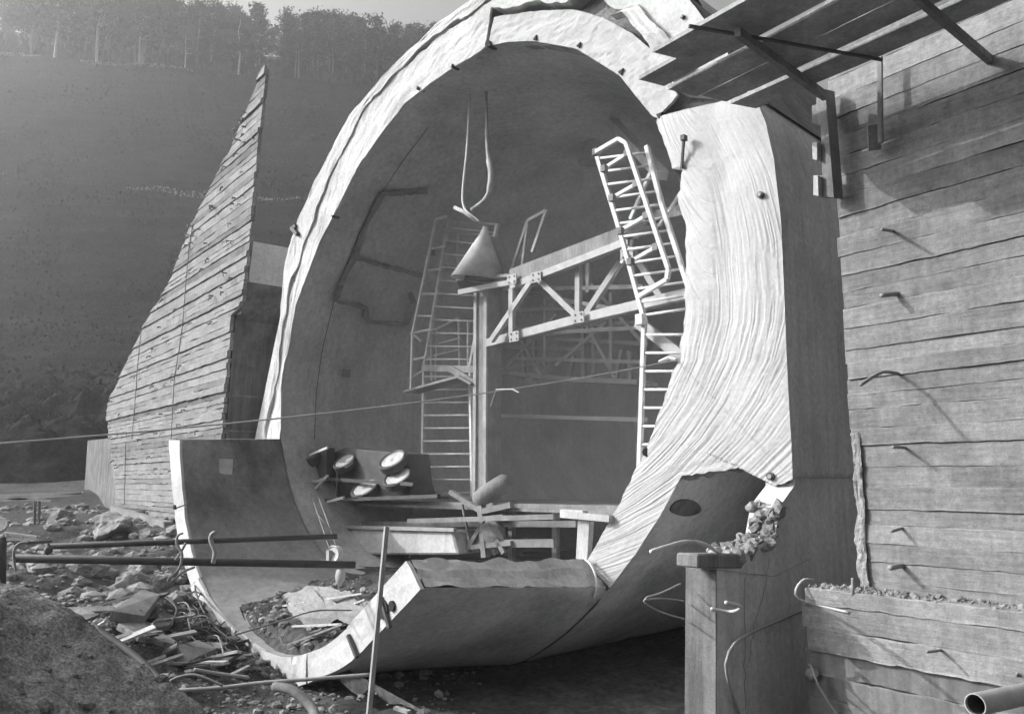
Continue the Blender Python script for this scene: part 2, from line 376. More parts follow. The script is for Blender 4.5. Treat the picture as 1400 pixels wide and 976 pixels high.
b = b+(UP[None]*(.05*fbm(T[:, 0]*160, 1., 0, 71, 3)*np.exp(-((T[:, 0]-.72)/.035)**2))[:, None])
a = a+(e[None]*(.02*fbm(T[:, 0]*40, 1., 0, 77, 3))[:, None])
G = a[:, None]*(1-W[..., None])+b[:, None]*W[..., None]
wid = np.linalg.norm(b-a, axis=1)[:, None]
cr = np.interp(T, [0, .2, .45, .6, .75, 1], [.62, .48, .42, .42, .9, 1.1])      # crease between inner roll and outer flare
q_ = W/cr
roll = np.where(q_ < 1, np.sqrt(np.clip(1-(np.clip(1-q_*1.25, 0, 1))**2, 0, 1))*np.clip(1.0-np.clip(q_-.6, 0, 1)*.9, 0, 1), .64)
flr = np.clip((W-cr)/(1-np.minimum(cr, .95)), 0, 1)
fade = np.interp(T, [0, .06, .5, .62, .75, 1], [.5, 1, .8, .35, .15, .1])
bulge = fade*(.09*roll+.06*np.sin(flr*2.6)*np.where(flr > 0, 1, 0))
kn_ = np.exp(-np.linspace(-2, 2, 37)**2); kn_ /= kn_.sum()
bulge = np.apply_along_axis(lambda r_: np.convolve(np.pad(r_, 18, mode='edge'), kn_, 'valid'), 1, bulge)
def ridge(x, y, seed): n_ = vnoise(x, y, 0, seed); return 1-np.abs(n_)*2
PX, PY = proj(G)                                                    # trowel lines follow a flow over the face, measured on the flat face before bulging
SV, ZV = (G-p0)@e, G[..., 2]
xe = np.interp(PY, [130, 172, 222, 290, 335, 400, 500, 660], [1036, 1053, 1064, 1072, 1075, 1078, 1082, 1087])
hy = -np.interp(PY, [130, 250, 330, 400], [0, 32, 44, 46])+np.interp(PY, [130, 400, 440, 493, 550, 600, 645, 690, 730, 770, 805], [46, 46, 50, 66, 96, 134, 180, 242, 317, 422, 542])
phi = (PX-xe+hy)
wob = 3.5*fbm(PX*.012, PY*.008, 0, 11, 3)
lng = ridge((phi+wob)/7., PY*.010, 12)*.40+ridge((phi+.5*wob)/3.6, PY*.016, 13)*.55+.10*fbm(phi/22., PY*.012, 0, 15, 3)
xc_ = np.interp(PY, [150, 330, 440], [968, 985, 975])
psi = PY+.030*(PX-xc_)**2
arcs = ridge((psi+wob)/8.5, PX*.02, 5)*.55+ridge(psi/4.4, PX*.03, 6)*.45
top = np.clip((455-PY)/60, 0, 1)*np.clip((xc_+6-PX)/14, 0, 1)
amp = np.interp(PY, [130, 230, 330, 450, 640, 800], [.003, .006, .009, .011, .011, .008])
disp = top*arcs*.012+(1-top)*lng*amp+.006*fbm(T*7, W*3, 0, 31, 3)+.002*fbm(PX*.2, PY*.2, 0, 35, 3)
G = G-d*(bulge+disp+.04)[..., None]
fb = MB(); fb.grid(G)
rb = lambda E_, t_: np.stack([E_, E_+d*t_], 0)
fb.grid(rb(G[:, 0], 1.0)); fb.grid(rb(G[0], .8)); fb.grid(rb(G[-1], .9))
fb.build('flared_lip', M['flare'], tun, smooth=True)
# flank of the flare: everything from the outer edge runs back parallel to the tunnel axis, in shade
nk = int(.672*NT); E_ = G[:nk, -1][::4]
fl = MB(); fl.grid(np.stack([E_+d*.004, E_+d*.5, E_+d*2, E_+d*5], 0)); fl.build('flare_flank', M['pier'], tun, smooth=True)
E_ = G[nk:int(.78*NT), -1]
fl = MB(); J = np.stack([E_+d*k_ for k_ in (0., .15, .3, .5)], 0); J = J+.05*np.stack([fbm(J[..., 0]*5, J[..., 1]*5, J[..., 2]*5, s_, 3) for s_ in (1, 2, 3)], 2)*np.array([0, 1, 1, 1])[:, None, None]
fl.grid(J); fl.build('broken_edge', M['rock'], tun)
# upper flank of the crown (roof-like)
cof = resample([A(*q, -.16) for q in CO[3:]], 24)
fl = MB(); fl.grid(np.stack([cof, cof+d*1.5, cof+d*4, cof+d*9], 0)); fl.build('crown_flank', M['wall'], tun)
for q0, q1 in (((955, 8), (1040, 25)), ((975, 28), (1060, 42)), ((1000, 0), (1090, 22))): pass

# fittings on the flare
def bolt(px, py, r_, m='hole', off=-.45):
    c = A(px, py, off); t_ = MB(); t_.tube([c-d*.03, c+d*.45], r_, 12); o = t_.build('anchor_socket', M['dark'], tun, smooth=False)
    t_ = MB(); t_.tube([c-d*.05, c-d*.028], r_*.55, 10); t_.build('bolt', M['steel'], o); o.children[0].parent = o
    return o
bolt(1040, 267, .05, off=-.16); bolt(1054, 651, .055, off=-.08); bolt(934, 24, .035, off=-.17)
t_ = MB(); P_ = A(932, 231, -.12); Q_ = A(935, 189, -.26); t_.bar(P_, Q_, .035, .035, d); t_.box(Q_, e*.035, d*.05, UP*.04); t_.build('strap', M['dark'], tun)
t_ = MB(); t_.tube([A(885, 618, .3), A(884, 618, -.06)], .07, 8); t_.build('bolt_pocket', M['hole'], tun)
for q in ((945, 372), ):
    t_ = MB(); c = A(*q, -.02); t_.tube([c-d*.03, c+d*.4], .09, 8); t_.build('bolt_pocket', M['hole'], tun)
# oval pocket low on the outside
def on_outer(px, py):
    best = None
    for o in np.linspace(0, 14, 1200):
        s_, z_ = sz(onplane(px, py, p0+d*o, d)); c = np.array([6.4, 5.8])
        k = np.argmin((out_sz[:, 0]-s_)**2+(out_sz[:, 1]-z_)**2)
        if np.linalg.norm([s_-c[0], z_-c[1]]) <= np.linalg.norm(out_sz[k]-c)+.01: return onplane(px, py, p0+d*o, d)
    return onplane(px, py, p0+d*3, d)
c = on_outer(938, 694); nn = nrm(e*.9-UP*.3)
ang = np.linspace(0, 2*math.pi, 19)[:-1]
t_ = MB(); t_.prism([on_outer(937+21*math.cos(q)*(1+.06*math.sin(3*q)), 694+11.5*math.sin(q))+nn*.015 for q in ang], -nn*.12); t_.build('oval_pocket', M['wet'], tun)

# ---- lower trough running out of the tunnel toward the left
NL = un(0, 0, 0); a0 = A(378, 600)[:2]
def ray_line(px, py, q, dr):                                       # horizontal line q + k*dr under the vertical plane of a pixel column
    r = ray(px, py); k = np.linalg.solve(np.array([[dr[0], -r[0]], [dr[1], -r[1]]]), -np.asarray(q[:2])); return q[:2]+k[0]*dr[:2]
L1 = ray_line(236, 602, A(378, 600), d); L2 = ray_line(570, 775, A(817, 772), d)
ne = nrm(np.array([L2[0]-L1[0], L2[1]-L1[1], 0])); nn_ = np.array([-ne[1], ne[0], 0])
q0 = np.array([L1[0], L1[1], 0])
def B(px, py, o=0.): return onplane(px, py, q0+nn_*o, nn_)
SI = [(248, 601), (252, 660), (259, 725), (276, 790), (302, 835), (338, 872), (385, 898), (437, 888), (475, 862), (520, 812), (562, 766)]
SO = [(234, 601), (239, 665), (248, 740), (266, 805), (294, 855), (330, 900), (388, 938), (452, 920), (490, 897), (535, 852), (581, 803)]
ns = 70
ni = smooth_line([B(*q) for q in SI], ns); no = smooth_line([B(*q) for q in SO], ns)
fi = smooth_line([un(*q) for q in [tuple(sz(A(383, 600)))]+[tuple(q) for q in low_sz[::-1]]+[tuple(sz(A(805, 764)))]], ns)
fo = smooth_line([un(*q) for q in [tuple(sz(A(362, 600))), (.2, 2.7), (1.2, 1.5), (2.8, .5), (5., -.05), (7.2, -.15)]+Lo_sz[::-1][:-3]+[tuple(sz(A(831, 802)))]], ns)
def loft(P, Q, n=10, curve=0.): return np.stack([P*(1-t)+Q*t for t in np.linspace(0, 1, n)], 0)
t_ = MB(); t_.grid(loft(ni, fi)); t_.build('trough_lining', M['trough_dark'], tun, smooth=True)
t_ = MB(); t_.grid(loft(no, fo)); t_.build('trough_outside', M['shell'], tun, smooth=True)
# silt and gravel lying in the bottom of the trough
rows_ = []
for t in np.linspace(.03, 1, 24):
    P_ = ni*(1-t)+fi*t; zf = .42+.62*t**.8-.4*max(0, .1-t)/.07; k0 = np.argmax(P_[:, 2] < zf); k1 = len(P_)-1-np.argmax(P_[::-1, 2] < zf)
    a_, b_ = P_[k0], P_[k1]; v_ = (b_-a_); u = np.linspace(-.05, 1.05, 40)[:, None]; R3 = a_+v_*u; R3[:, 2] = zf; rows_.append(R3)
for o_ in np.linspace(.3, 10, 16):
    R3 = rows_[23]+d*o_; rows_.append(R3)
Gf = np.stack(rows_, 0); Gf[..., 2] += .06*fbm(Gf[..., 0]*1.5, Gf[..., 1]*1.5, 0, 21, 4)+.07*fbm(Gf[..., 0]*3.5, Gf[..., 1]*3.5, 0, 22, 3)
t_ = MB(); t_.grid(Gf); t_.build('silt', M['soil'], tun, kind='stuff')
t_ = MB(); R_ = np.random.RandomState(44)
for _ in range(1300):
    q = Gf[R_.randint(0, 22), R_.randint(1, 39)]+np.r_[R_.uniform(-.15, .15, 2), 0]; r_ = min(.12, .012*R_.pareto(1.6)+.012); t_.rock(q, (r_, r_*.8, r_*.6), R_.randint(99999), 1, .4, cuts=3)
t_.build('trough_gravel', M['rock'], tun, kind='stuff')
# ragged, cracked top of the near wall
n_ = 60; Ti = np.linspace(ni[-1], fi[-1], n_); To = np.linspace(no[-1], fo[-1], n_)
Wt = np.linspace(0, 1, 9)[None, :, None]
Tg = Ti[:, None]*(1-Wt)+To[:, None]*Wt
Tg = Tg+UP*(.035*fbm(np.linspace(0, 9, n_)[:, None], np.linspace(0, 5, 9)[None]*1.3, 0, 4, 4)-.05*(np.abs(np.linspace(0, 1, 9)-.55) < .1)[None])[..., None]
t_ = MB(); t_.grid(Tg); t_.build('trough_top', M['shell'], tun)
t_ = MB(); t_.grid(loft(ni[0:1].repeat(2, 0)+0, fi[0:1].repeat(2, 0)) if False else np.stack([np.linspace(ni[0], fi[0], 6), np.linspace(no[0], fo[0], 6)], 0)); t_.build('trough_top', M['shell'], tun)
# end face, in cast blocks with open joints
cuts = [0, 9, 20, 33, 40, 47, 50, 58, 69]
for k_ in range(len(cuts)-1):
    i0, i1 = cuts[k_], cuts[k_+1]
    a_, b_ = ni[i0:i1+1], no[i0:i1+1]; a_ = resample(a_*1., 8); b_ = resample(b_*1., 8)
    sh = (a_[-1]-a_[0])*.008; a_[0] += sh; a_[-1] -= sh; b_[0] += sh; b_[-1] -= sh
    pr = .04+rnd.uniform(0, .05); Wt = np.linspace(-.02, 1.02, 5)[None, :, None]
    Gk = a_[:, None]*(1-Wt)+b_[:, None]*Wt-nn_*(pr+.012*fbm(np.arange(8)[:, None]*.9, np.arange(5)[None]*.8, 0, k_, 3))[..., None]
    t_ = MB(); t_.grid(Gk)
    for E_ in (Gk[:, 0], Gk[:, -1], Gk[0], Gk[-1]): t_.grid(np.stack([E_, E_+nn_*.06], 0))
    t_.build('end_block', M['white'], tun)
for q, r_ in (((525, 833), .13), ((239, 693), .05), ((238, 712), .05), ((537, 828), .07)):
    c = B(*q, -.07); t_ = MB(); t_.tube([c-nn_*.03, c+nn_*.1], r_, 10); t_.build('anchor_socket', M['hole'], tun)
for q0_, q1_ in (((521, 817), (533, 858)), ((476, 868), (488, 898))):
    t_ = MB(); t_.bar(B(*q0_, -.1), B(*q1_, -.1), .05, .05, nn_); t_.build('joint_strip', M['dark'], tun)
c = (ni[3]+fi[3])/2
t_ = MB(); t_.box(ni[4]*.62+fi[4]*.38+e*.05, d*.16, UP*.18, e*.03); t_.build('lifting_plate', M['pale'], tun)
# joint between trough and tunnel on the outside
t_ = MB(); t_.tube(resample(fo[int(ns*.35):]+(no[-1]-fo[-1])*.01, 24)+e*.008-UP*.008, .014, 5); t_.build('seam', M['dark'], tun)

# ---- pier under the flare
pq = A(1086, 655)
def FP(px, py, o=0.): return onplane(px, py, pq+e*o, e)
pr = MB(); pol = [(1092, 380), (1086, 664), (1066, 692), (1059, 735), (1012, 760), (980, 776), (980, 1080), (1300, 1080), (1300, 380)]
pr.prism([FP(*q, -.01) for q in pol], -e*.42); pr.build('pier', M['pier'], tun)
pf = MB(); c0_ = FP(980, 779, -.012); c1_ = FP(980, 1080, -.012); pf.prism([c0_-d*.004, c1_-d*.004, c1_-d*.004-e*.405, c0_-d*.004-e*.405], -d*.02); pf.build('shaded_stained_face', M['stain_shade'], tun)  # thin slab whose dark colour paints shade onto this side, with moisture streaks
t_ = MB(); t_.prism([FP(*q, .03) for q in ((955, 757), (1016, 757), (1016, 777), (955, 777))], -e*.3); t_.build('pier_cap', M['stain_shade'], tun, bevel=.02)
for pts in ([(1052, 762), (1046, 800), (1036, 840), (1030, 870), (1024, 905)], [(1018, 790), (1017, 840), (1020, 900), (1019, 970)], [(978, 779), (1060, 788), (1110, 762)]):
    P_ = resample([FP(*q, .004) for q in pts], 16); P_ = P_+np.stack([d[k_]*.05*fbm(np.arange(16)*.9, 0, 0, 3, 3) for k_ in range(3)], 1)
    t_ = MB(); t_.tube(P_, .0035, 4); t_.build('crack', M['scar'], tun)
# crumbled concrete where the corner has broken away
R_ = np.random.RandomState(3); t_ = MB()
ce_ = resample([FP(*q) for q in ((1068, 690), (1060, 733), (1036, 748), (1010, 761))], 60)
for k_ in range(230):
    r_ = R_.uniform(.07, .13) if k_ < 60 else R_.uniform(.02, .05)
    q = ce_[R_.randint(60)]-e*R_.uniform(.0, .42)-d*R_.uniform(-.04, .03)+UP*R_.uniform(-.08, .02); t_.rock(q, (r_, r_*R_.uniform(.6, 1), r_*R_.uniform(.6, 1)), R_.randint(9999), 2, 1.1, cuts=7)
t_.build('crumbled_edge', M['wall_c'], tun, kind='stuff')
# rebar hooks sticking out of the pier
def rebar(pts, r_=.018, m='rust', parent=tun, name='rebar', n=24):
    t_ = MB(); t_.tube(smooth_line(pts, n), r_, 6); return t_.build(name, M[m], parent, smooth=True)
rebar([FP(985, 757, -.1), FP(962, 743, .02), FP(940, 740, .12), FP(915, 746, .22), FP(890, 754, .3)], .022, 'pale')
rebar([FP(972, 832, -.02), FP(995, 836, .1), FP(1008, 834, .22), FP(1012, 829, .25), FP(992, 823, .2)], .022, 'pale')
rebar([FP(1100, 832, .0), FP(1060, 850, .06), FP(1020, 868, .12), FP(1000, 885, .15), FP(992, 910, .12), FP(1000, 945, .06), FP(1012, 978, .0)], .018, 'steel')
rebar([FP(930, 798, -.4), FP(905, 810, -.3), FP(880, 820, -.2), FP(900, 835, -.25), FP(935, 846, -.4)], .012, 'steel')
rebar([FP(935, 821, -.4), FP(905, 818, -.3), FP(882, 820, -.2)], .012, 'steel')

# ------------------------------------------------------------------ board-marked walls: each board print a course of its own
def course(name, s0, s1, z0, z1, org, ed, nn, off, m, parent, seed, step=.09, rag=.012, depth=.16, s0b=None, s1b=None):
    """strip between heights z0,z1; s0,s1 at the bottom edge and s0b,s1b at the top"""
    s0b = s0 if s0b is None else s0b; s1b = s1 if s1b is None else s1b
    n = max(4, int((s1-s0)/step)); u = np.linspace(0, 1, n)
    sb, st = s0+(s1-s0)*u, s0b+(s1b-s0b)*u
    zb = z0+rag*(.5*fbm(sb*1.1, 0, 0, seed, 2)+.7*fbm(sb*7., 0, 0, seed, 3)); zt = z1+rag*(.5*fbm(st*1.1, 5., 0, seed+3, 2)+.5*fbm(st*7., 5., 0, seed+3, 3))
    ob_ = off+.006*fbm(sb*.8, 0, 0, seed+7, 3); ot = ob_+.006*fbm(sb*2., 2., 0, seed+8, 2)
    def pt(s_, z_, o): q = np.asarray(org)[None]+np.outer(s_, ed)+np.outer(o, nn); q[:, 2] = z_; return q
    lip = .010*np.clip(fbm(sb*1.3, 9., 0, seed+11, 3), 0, 1)
    rows = [pt(sb, zb+.0, ob_-depth), pt(sb, zb, ob_+lip), pt(sb, zb+.018, ob_), pt(st, zt-.012, ot), pt(st, zt, ot-.008), pt(st, zt, ot-depth)]
    t_ = MB(); G_ = np.stack(rows, 0); t_.grid(G_)
    for k_ in (0, -1):
        t_.f.append(tuple(r_*n+(0 if k_ == 0 else n-1) for r_ in range(6)))
    return t_.build(name, m, parent, loc=((seed*7.31) % 19, (seed*3.77) % 23, (seed*1.93) % 13))
# right-hand wall
WS = 9.9/9.5; W0 = np.array([3.92, 9.5, 0])*WS; e2 = np.array([.588, -.809, 0]); n2 = np.array([-.809, -.588, 0])
def RW(px, py, o=0.): return onplane(px, py, W0+n2*o, n2)
rw = thing('board_marked_wall', 'tall pale concrete wall with board marks and rebar stubs on the right', 'wall', tuple(W0))
ycut = [820, 790, 765, 741, 716, 695, 666, 639, 609, 586, 560, 539, 518, 497, 478, 449, 420, 397, 374, 347, 320, 292, 264, 236, 208, 180, 152, 124, 96, 66, 36, 6, -25, -56]
zc = [RW(1165, y_)[2] for y_ in ycut]; zc[0] = -.5
R_ = np.random.RandomState(11)
offs = R_.uniform(0, .018, len(zc))
for k_, v_ in ((6, .0), (7, .01), (8, .045), (9, .035), (10, .0), (12, .04), (13, .0), (14, .03), (15, .05), (16, .008), (19, .035), (20, .0), (11, .004), (18, .03)): offs[k_] = v_
offs = offs*.65
for i in range(len(zc)-1):
    s_l = .015*R_.uniform(-1, 1)+(.10 if i <= 7 else 0)
    course('board_course', s_l, 9.3, zc[i], zc[i+1], W0, e2, n2, offs[i]-.02, M[('wall', 'wall', 'wall', 'wall_c', 'wall')[R_.randint(5)]], rw, 100+i*13, rag=.010)
t_ = MB(); t_.box(W0+e2*4.65-n2*.9+UP*4.6, e2*4.55, n2*.78, UP*5.1); t_.build('core', M['wall_b'], rw)
# ragged bright arris at the wall's end
nz_, nx_ = 120, 10; zz_ = np.linspace(RW(1166, 800)[2], RW(1166, 592)[2], nz_)[:, None]; xx_ = np.linspace(-.02, .13, nx_)[None]
ed_ = .03*fbm(zz_*3, 0, 0, 91, 4)+.012*fbm(zz_*14, 0, 0, 92, 3)
sS = np.where(xx_ < .05, xx_+ed_, xx_+.6*ed_); oO = np.where(xx_ < .0, -.10, .03-.16*np.clip(.06-xx_, 0, 1))+.012*fbm(zz_*9, xx_*30, 0, 93, 4)
Ga = W0[None, None]+sS[..., None]*e2+oO[..., None]*n2; Ga[..., 2] = zz_
t_ = MB(); t_.grid(Ga); t_.build('spalled_arris', M['wall_c'], rw)
# rebar stubs; each is solved so that it and its shadow fall where the photo shows them
def stub(base, tip, shadow, r_=.014, mid=None, m='rust', parent=None, plane=None):
    b_ = RW(*base); s_ = RW(*shadow); r = ray(*tip)
    # tip on CAM + k r, nearest to s + j SUN
    Mx = np.stack([r, -SUN], 1); k = np.linalg.lstsq(Mx, s_-CAM, rcond=None)[0]
    t = (CAM+r*k[0]+s_+SUN*k[1])/2
    t_ = MB(); pts = [b_-n2*.1, b_, t] if mid is None else [b_-n2*.1, b_, b_*(1-mid[0])+t*mid[0]+UP*mid[1], t]
    t_.tube(smooth_line(pts, 12), r_, 6); return t_.build('rebar', M[m], rw, smooth=True)
stub((1228, 511), (1177, 525), (1325, 605), .021, (.45, .07))
stub((1237, 612), (1221, 611), (1280, 642), .018)
stub((1220, 316), (1204, 317), (1279, 346), .018)
stub((1233, 722), (1219, 725), (1252, 746), .019)
stub((1226, 402), (1203, 407), (1250, 423), .03)
stub((1232, 773), (1216, 777), (1258, 798), .03)
# lower block with the rubble-topped ledge
K0 = np.array([3.305, 9.58, 0])*WS
def KB(px, py, o=0.): return onplane(px, py, K0+n2*o, n2)
kb = thing('concrete_ledge', 'low stepped concrete block with rubble along its top below the board marked wall', 'concrete block', tuple(K0))
yk = [1040, 1010, 980, 948, 918, 886, 855, 823, 797]
zk = [KB(1100, y_)[2] for y_ in yk]; zk[0] = -.6
for i in range(len(zk)-1):
    mm = M['wet'] if i < 5 else M['wall_c']
    course('board_course', R_.uniform(-.05, .05), 8.6, zk[i], zk[i+1]-(.04 if i == 7 else 0), K0, e2, n2, R_.uniform(-.02, .02)-(.03 if i < 5 else 0), mm, kb, 500+i*17, rag=.014)
t_ = MB(); t_.box(K0+e2*4.3-n2*.32+UP*(zk[-1]/2-.36), e2*4.25, n2*.22, UP*(zk[-1]/2+.3)); t_.build('core', M['wall'], kb)
t_ = MB()
for _ in range(1500):
    s_, o_ = R_.uniform(.0, 5.), R_.uniform(-.5, .0); q = K0+e2*s_+n2*o_; t_.rock((q[0], q[1], zk[-1]-.06+R_.uniform(-.02, .03)), min(.05, .010*R_.pareto(2.)+.010), R_.randint(9999), 1, .5)
t_.build('rubble_top', M['wall_c'], kb, kind='stuff')
def kreb(pts, r_, m='rust'):
    t_ = MB(); t_.tube(smooth_line(pts, 20), r_, 6); return t_.build('rebar', M[m], kb, smooth=True)
kreb([KB(1112, 792, -.2), KB(1100, 792, .0), KB(1091, 800, .12), KB(1087, 811, .2), KB(1093, 819, .15), KB(1104, 823, .0), KB(1160, 837, .01)], .016, 'pale')
kreb([KB(1165, 820, -.02), KB(1166, 805, .02), KB(1166, 790, .03)], .02)
kreb([KB(1290, 887, -.1), KB(1283, 889, .08), KB(1267, 891, .3)], .014)
kreb([KB(1104, 908, -.1), KB(1110, 912, .1), KB(1120, 938, .14), KB(1146, 978, .02)], .014)
kreb([KB(1390, 930, -.1), KB(1391, 920, .05)], .014)
t_ = MB(); t_.rock(KB(1110, 922, .03), (.09, .07, .08), 4, 2, .6); t_.build('broken_lump', M['rock'], kb)
# steel pipe end, lower right
pp = aty(1333, 963, 6.0); qq = aty(1420, 944, 6.5)
dr = nrm(qq-pp); ref = nrm(np.cross(dr, UP)); rr = np.cross(ref, dr)
t_ = MB(); n_ = 28
def circ(c, r_): return np.stack([c+r_*(math.cos(2*math.pi*k/n_)*ref+math.sin(2*math.pi*k/n_)*rr) for k in range(n_)])
t_.grid(np.stack([circ(pp+dr*.03, .068), circ(pp, .068), circ(pp, .076), circ(pp+dr*2.2, .076)], 0), close=True)
pipe_o = t_.build('steel_pipe', M['steel'], smooth=False, label='open ended pale steel pipe poking in at the lower right corner before the ledge', cat='pipe')
b_ = MB(); b_.grid(np.stack([circ(pp+dr*.03, .068), circ(pp+dr*2.1, .068), circ(pp+dr*2.1, .001)], 0), close=True); b_.build('bore', M['hole'], pipe_o)

# ------------------------------------------------------------------ timber platform overhead
PZ = 7.8; pd = np.array([.597, -.802, 0]); pw = np.array([.802, .597, 0])
pl = thing('plank_platform', 'plank scaffold platform overhead seen from below with gaps between its boards', 'platform', (3.4, 8.6, PZ))
tips = [((893, 74), (938, 84)), ((874, 114), (905, 121)), ((914, 124), (957, 132)), ((961, 135), (1001, 140)), ((997, 146), (1028, 150))]
bounds = [((893, 76), (938, 84), .0), ((874, 114), (912, 121), .03), ((913, 125), (957, 132), .0), ((960, 134), (998, 141), .02), ((999, 146), (1040, 150), .0)]
for (a_, b_, dz) in bounds:
    q0_, q1_ = atz(*a_, PZ-.03), atz(*b_, PZ-.03); t_ = MB()
    wdir = q1_-q0_; wdir = pw*np.dot(wdir, pw)
    q1_ = q0_+pw*(np.dot(q1_-q0_, pw)) + pd*np.dot(q1_-q0_, pd)*.6
    Ln = 9.5
    u = np.linspace(0, 1, 14)
    L_ = np.stack([q0_+pd*Ln*k_ for k_ in u]); Rr = np.stack([q1_+pd*(Ln*k_) for k_ in u])
    for E_ in (L_, Rr): E_[:, 2] = PZ+dz+.015*fbm(u*4, a_[0]*.1, 0, 5, 3); E_ += pw*(.012*fbm(u*7, a_[1]*.3, 0, 8, 3))[:, None]
    th_ = UP*.05
    t_.grid(np.stack([L_, Rr, Rr+th_, L_+th_], 0)); t_.grid(np.stack([L_+th_, L_], 0))
    t_.f.append((0, 14, 28, 42)); t_.f.append((13, 27, 41, 55))
    t_.build('plank', M['plank'], pl)
# far edge boards
for a_, b_, dz, s_ in (((957, 78), (1003, 68), .055, 0), ((1000, 50), (1010, 44), .06, .2)):
    q0_ = atz(*a_, PZ+dz); t_ = MB(); t_.bar(q0_+pd*.0+UP*.02, q0_+pd*9.3+UP*.02, .24, .045); t_.build('plank', M['plank'], pl)
def jbar(name, a_, b_, za, zb, w_, h_, m='wood'):
    t_ = MB(); p_, q_2 = atz(*a_, za), atz(*b_, zb); t_.bar(p_, q_2, w_, h_); return t_.build(name, M[m], pl)
jbar('joist', (1008, 44), (1128, 132), PZ-.10, PZ-.08, .07, .10)
jbar('joist', (1252, -4), (1400, 122), PZ-.12, PZ-.30, .06, .09)
jbar('rod', (942, 36), (1206, 82), PZ-.07, PZ-.05, .03, .03, 'dark')
# hanger at the wall end
hb = thing('timber_bracket', 'dark timber bracket hanging under the platform at the end of the board marked wall', 'bracket', tuple(RW(1130, 200, .25)))
def HB(px, py, o=.28): return RW(px, py, o)
t_ = MB(); t_.prism([HB(*q) for q in ((1117, 122), (1128, 122), (1140, 270), (1119, 268), (1119, 240), (1124, 240), (1122, 172), (1110, 168), (1110, 145), (1116, 143))], -n2*.16+e2*.03); t_.build('post', M['wood'], hb)
t_ = MB(); t_.prism([HB(*q, .36) for q in ((1110, 195), (1117, 194), (1117, 219), (1111, 218))], -n2*.2); t_.build('wedge', M['wood_l'], hb)
t_ = MB(); t_.prism([HB(*q, .36) for q in ((1112, 240), (1118, 240), (1119, 268), (1112, 267))], -n2*.2); t_.build('wedge', M['wood_l'], hb)
hr = MB(); c = RW(1203, 80, .3); hr.bar(RW(1203, 78, .22), RW(1204, 196, .22), .05, .05); hr.bar(RW(1195, 170, .22), RW(1196, 205, .1), .14, .1)
hr.build('hanger', M['wood'], hb)

# ------------------------------------------------------------------ wing wall on the left
TW = rad(52); ew = np.array([math.cos(TW), -math.sin(TW), 0]); nw = np.array([-math.sin(TW), -math.cos(TW), 0])
Q0 = aty(330, 300, 23)
def WW(px, py, o=0.): return onplane(px, py, Q0+nw*o, nw)
ww = thing('wing_wall', 'tall tapering board marked buttress wall left of the tunnel mouth', 'wall', tuple(WW(305, 720)*[1, 1, 0]))
lw = np.array([[np.dot(WW(*q)-Q0, ew), WW(*q)[2]] for q in ((363, 88), (345, 130), (310, 215), (265, 300), (235, 380), (200, 440), (172, 500), (152, 540), (146, 562), (150, 600), (157, 660), (160, 740))][::-1])
rw_ = np.array([[np.dot(WW(*q)-Q0, ew), WW(*q)[2]] for q in ((365, 88), (359, 140), (352, 210), (345, 300), (333, 400), (327, 428), (318, 431), (312, 490), (307, 560), (303, 605), (300, 740))][::-1])
z_ = WW(300, 725)[2]-.4; ztop = min(lw[-1, 1], rw_[-1, 1]); k_ = 0
while z_ < ztop-.03:
    z2 = min(z_+R_.choice([.18, .22, .26, .15]), ztop)
    f_ = lambda arr, zz: float(np.interp(zz, arr[:, 1], arr[:, 0]))
    course('board_course', f_(lw, z_), max(f_(rw_, z_), f_(lw, z_)+.1), z_, z2-.014, Q0, ew, nw, R_.choice([0, .02, .05, .065, .03]), M[('wall_c', 'wall_c', 'wall', 'wall_c', 'wall_b')[R_.randint(5)]], ww, 900+k_*7, step=.3, rag=.022, depth=.1, s0b=f_(lw, z2), s1b=max(f_(rw_, z2), f_(lw, z2)+.08))
    z_ = z2; k_ += 1
t_ = MB(); ol_ = [(q[0]+.05, q[1]) for q in lw]+[(q[0]-.06, q[1]) for q in rw_[::-1]]; po_ = []
for s_, z4 in ol_: q = Q0+ew*s_-nw*.07; po_.append([q[0], q[1], z4])
t_.prism(po_, -nw*.02); t_.build('core', M['wet'], ww)
# ties and drips left in the face
t_ = MB()
for _ in range(110):
    zz = R_.uniform(z_*0+3.2, ztop-1); a_, b_ = f_(lw, zz), f_(rw_, zz); s_ = R_.uniform(a_+.2, b_-.1); q = Q0+ew*s_+nw*.08; q = np.array([q[0], q[1], zz])
    t_.tube([q, q+nw*R_.uniform(.06, .14), q+nw*R_.uniform(.08, .16)-UP*R_.uniform(.02, .14)+ew*R_.uniform(-.05, .12)], R_.uniform(.012, .03), 5)
t_.build('tie_stub', M['wall'], ww, kind='stuff')
for pts in ([(264, 305), (258, 340), (253, 400), (250, 440), (246, 470)], [(246, 470), (238, 520), (234, 600)], [(193, 450), (188, 500), (184, 560), (180, 600)], [(172, 605), (171, 640), (170, 690)]):
    P_ = [WW(*q, .075) for q in resample(pts, 14)]; t_ = MB(); t_.tube(P_, .014, 4); t_.build('pour_joint', M['dark'], ww)
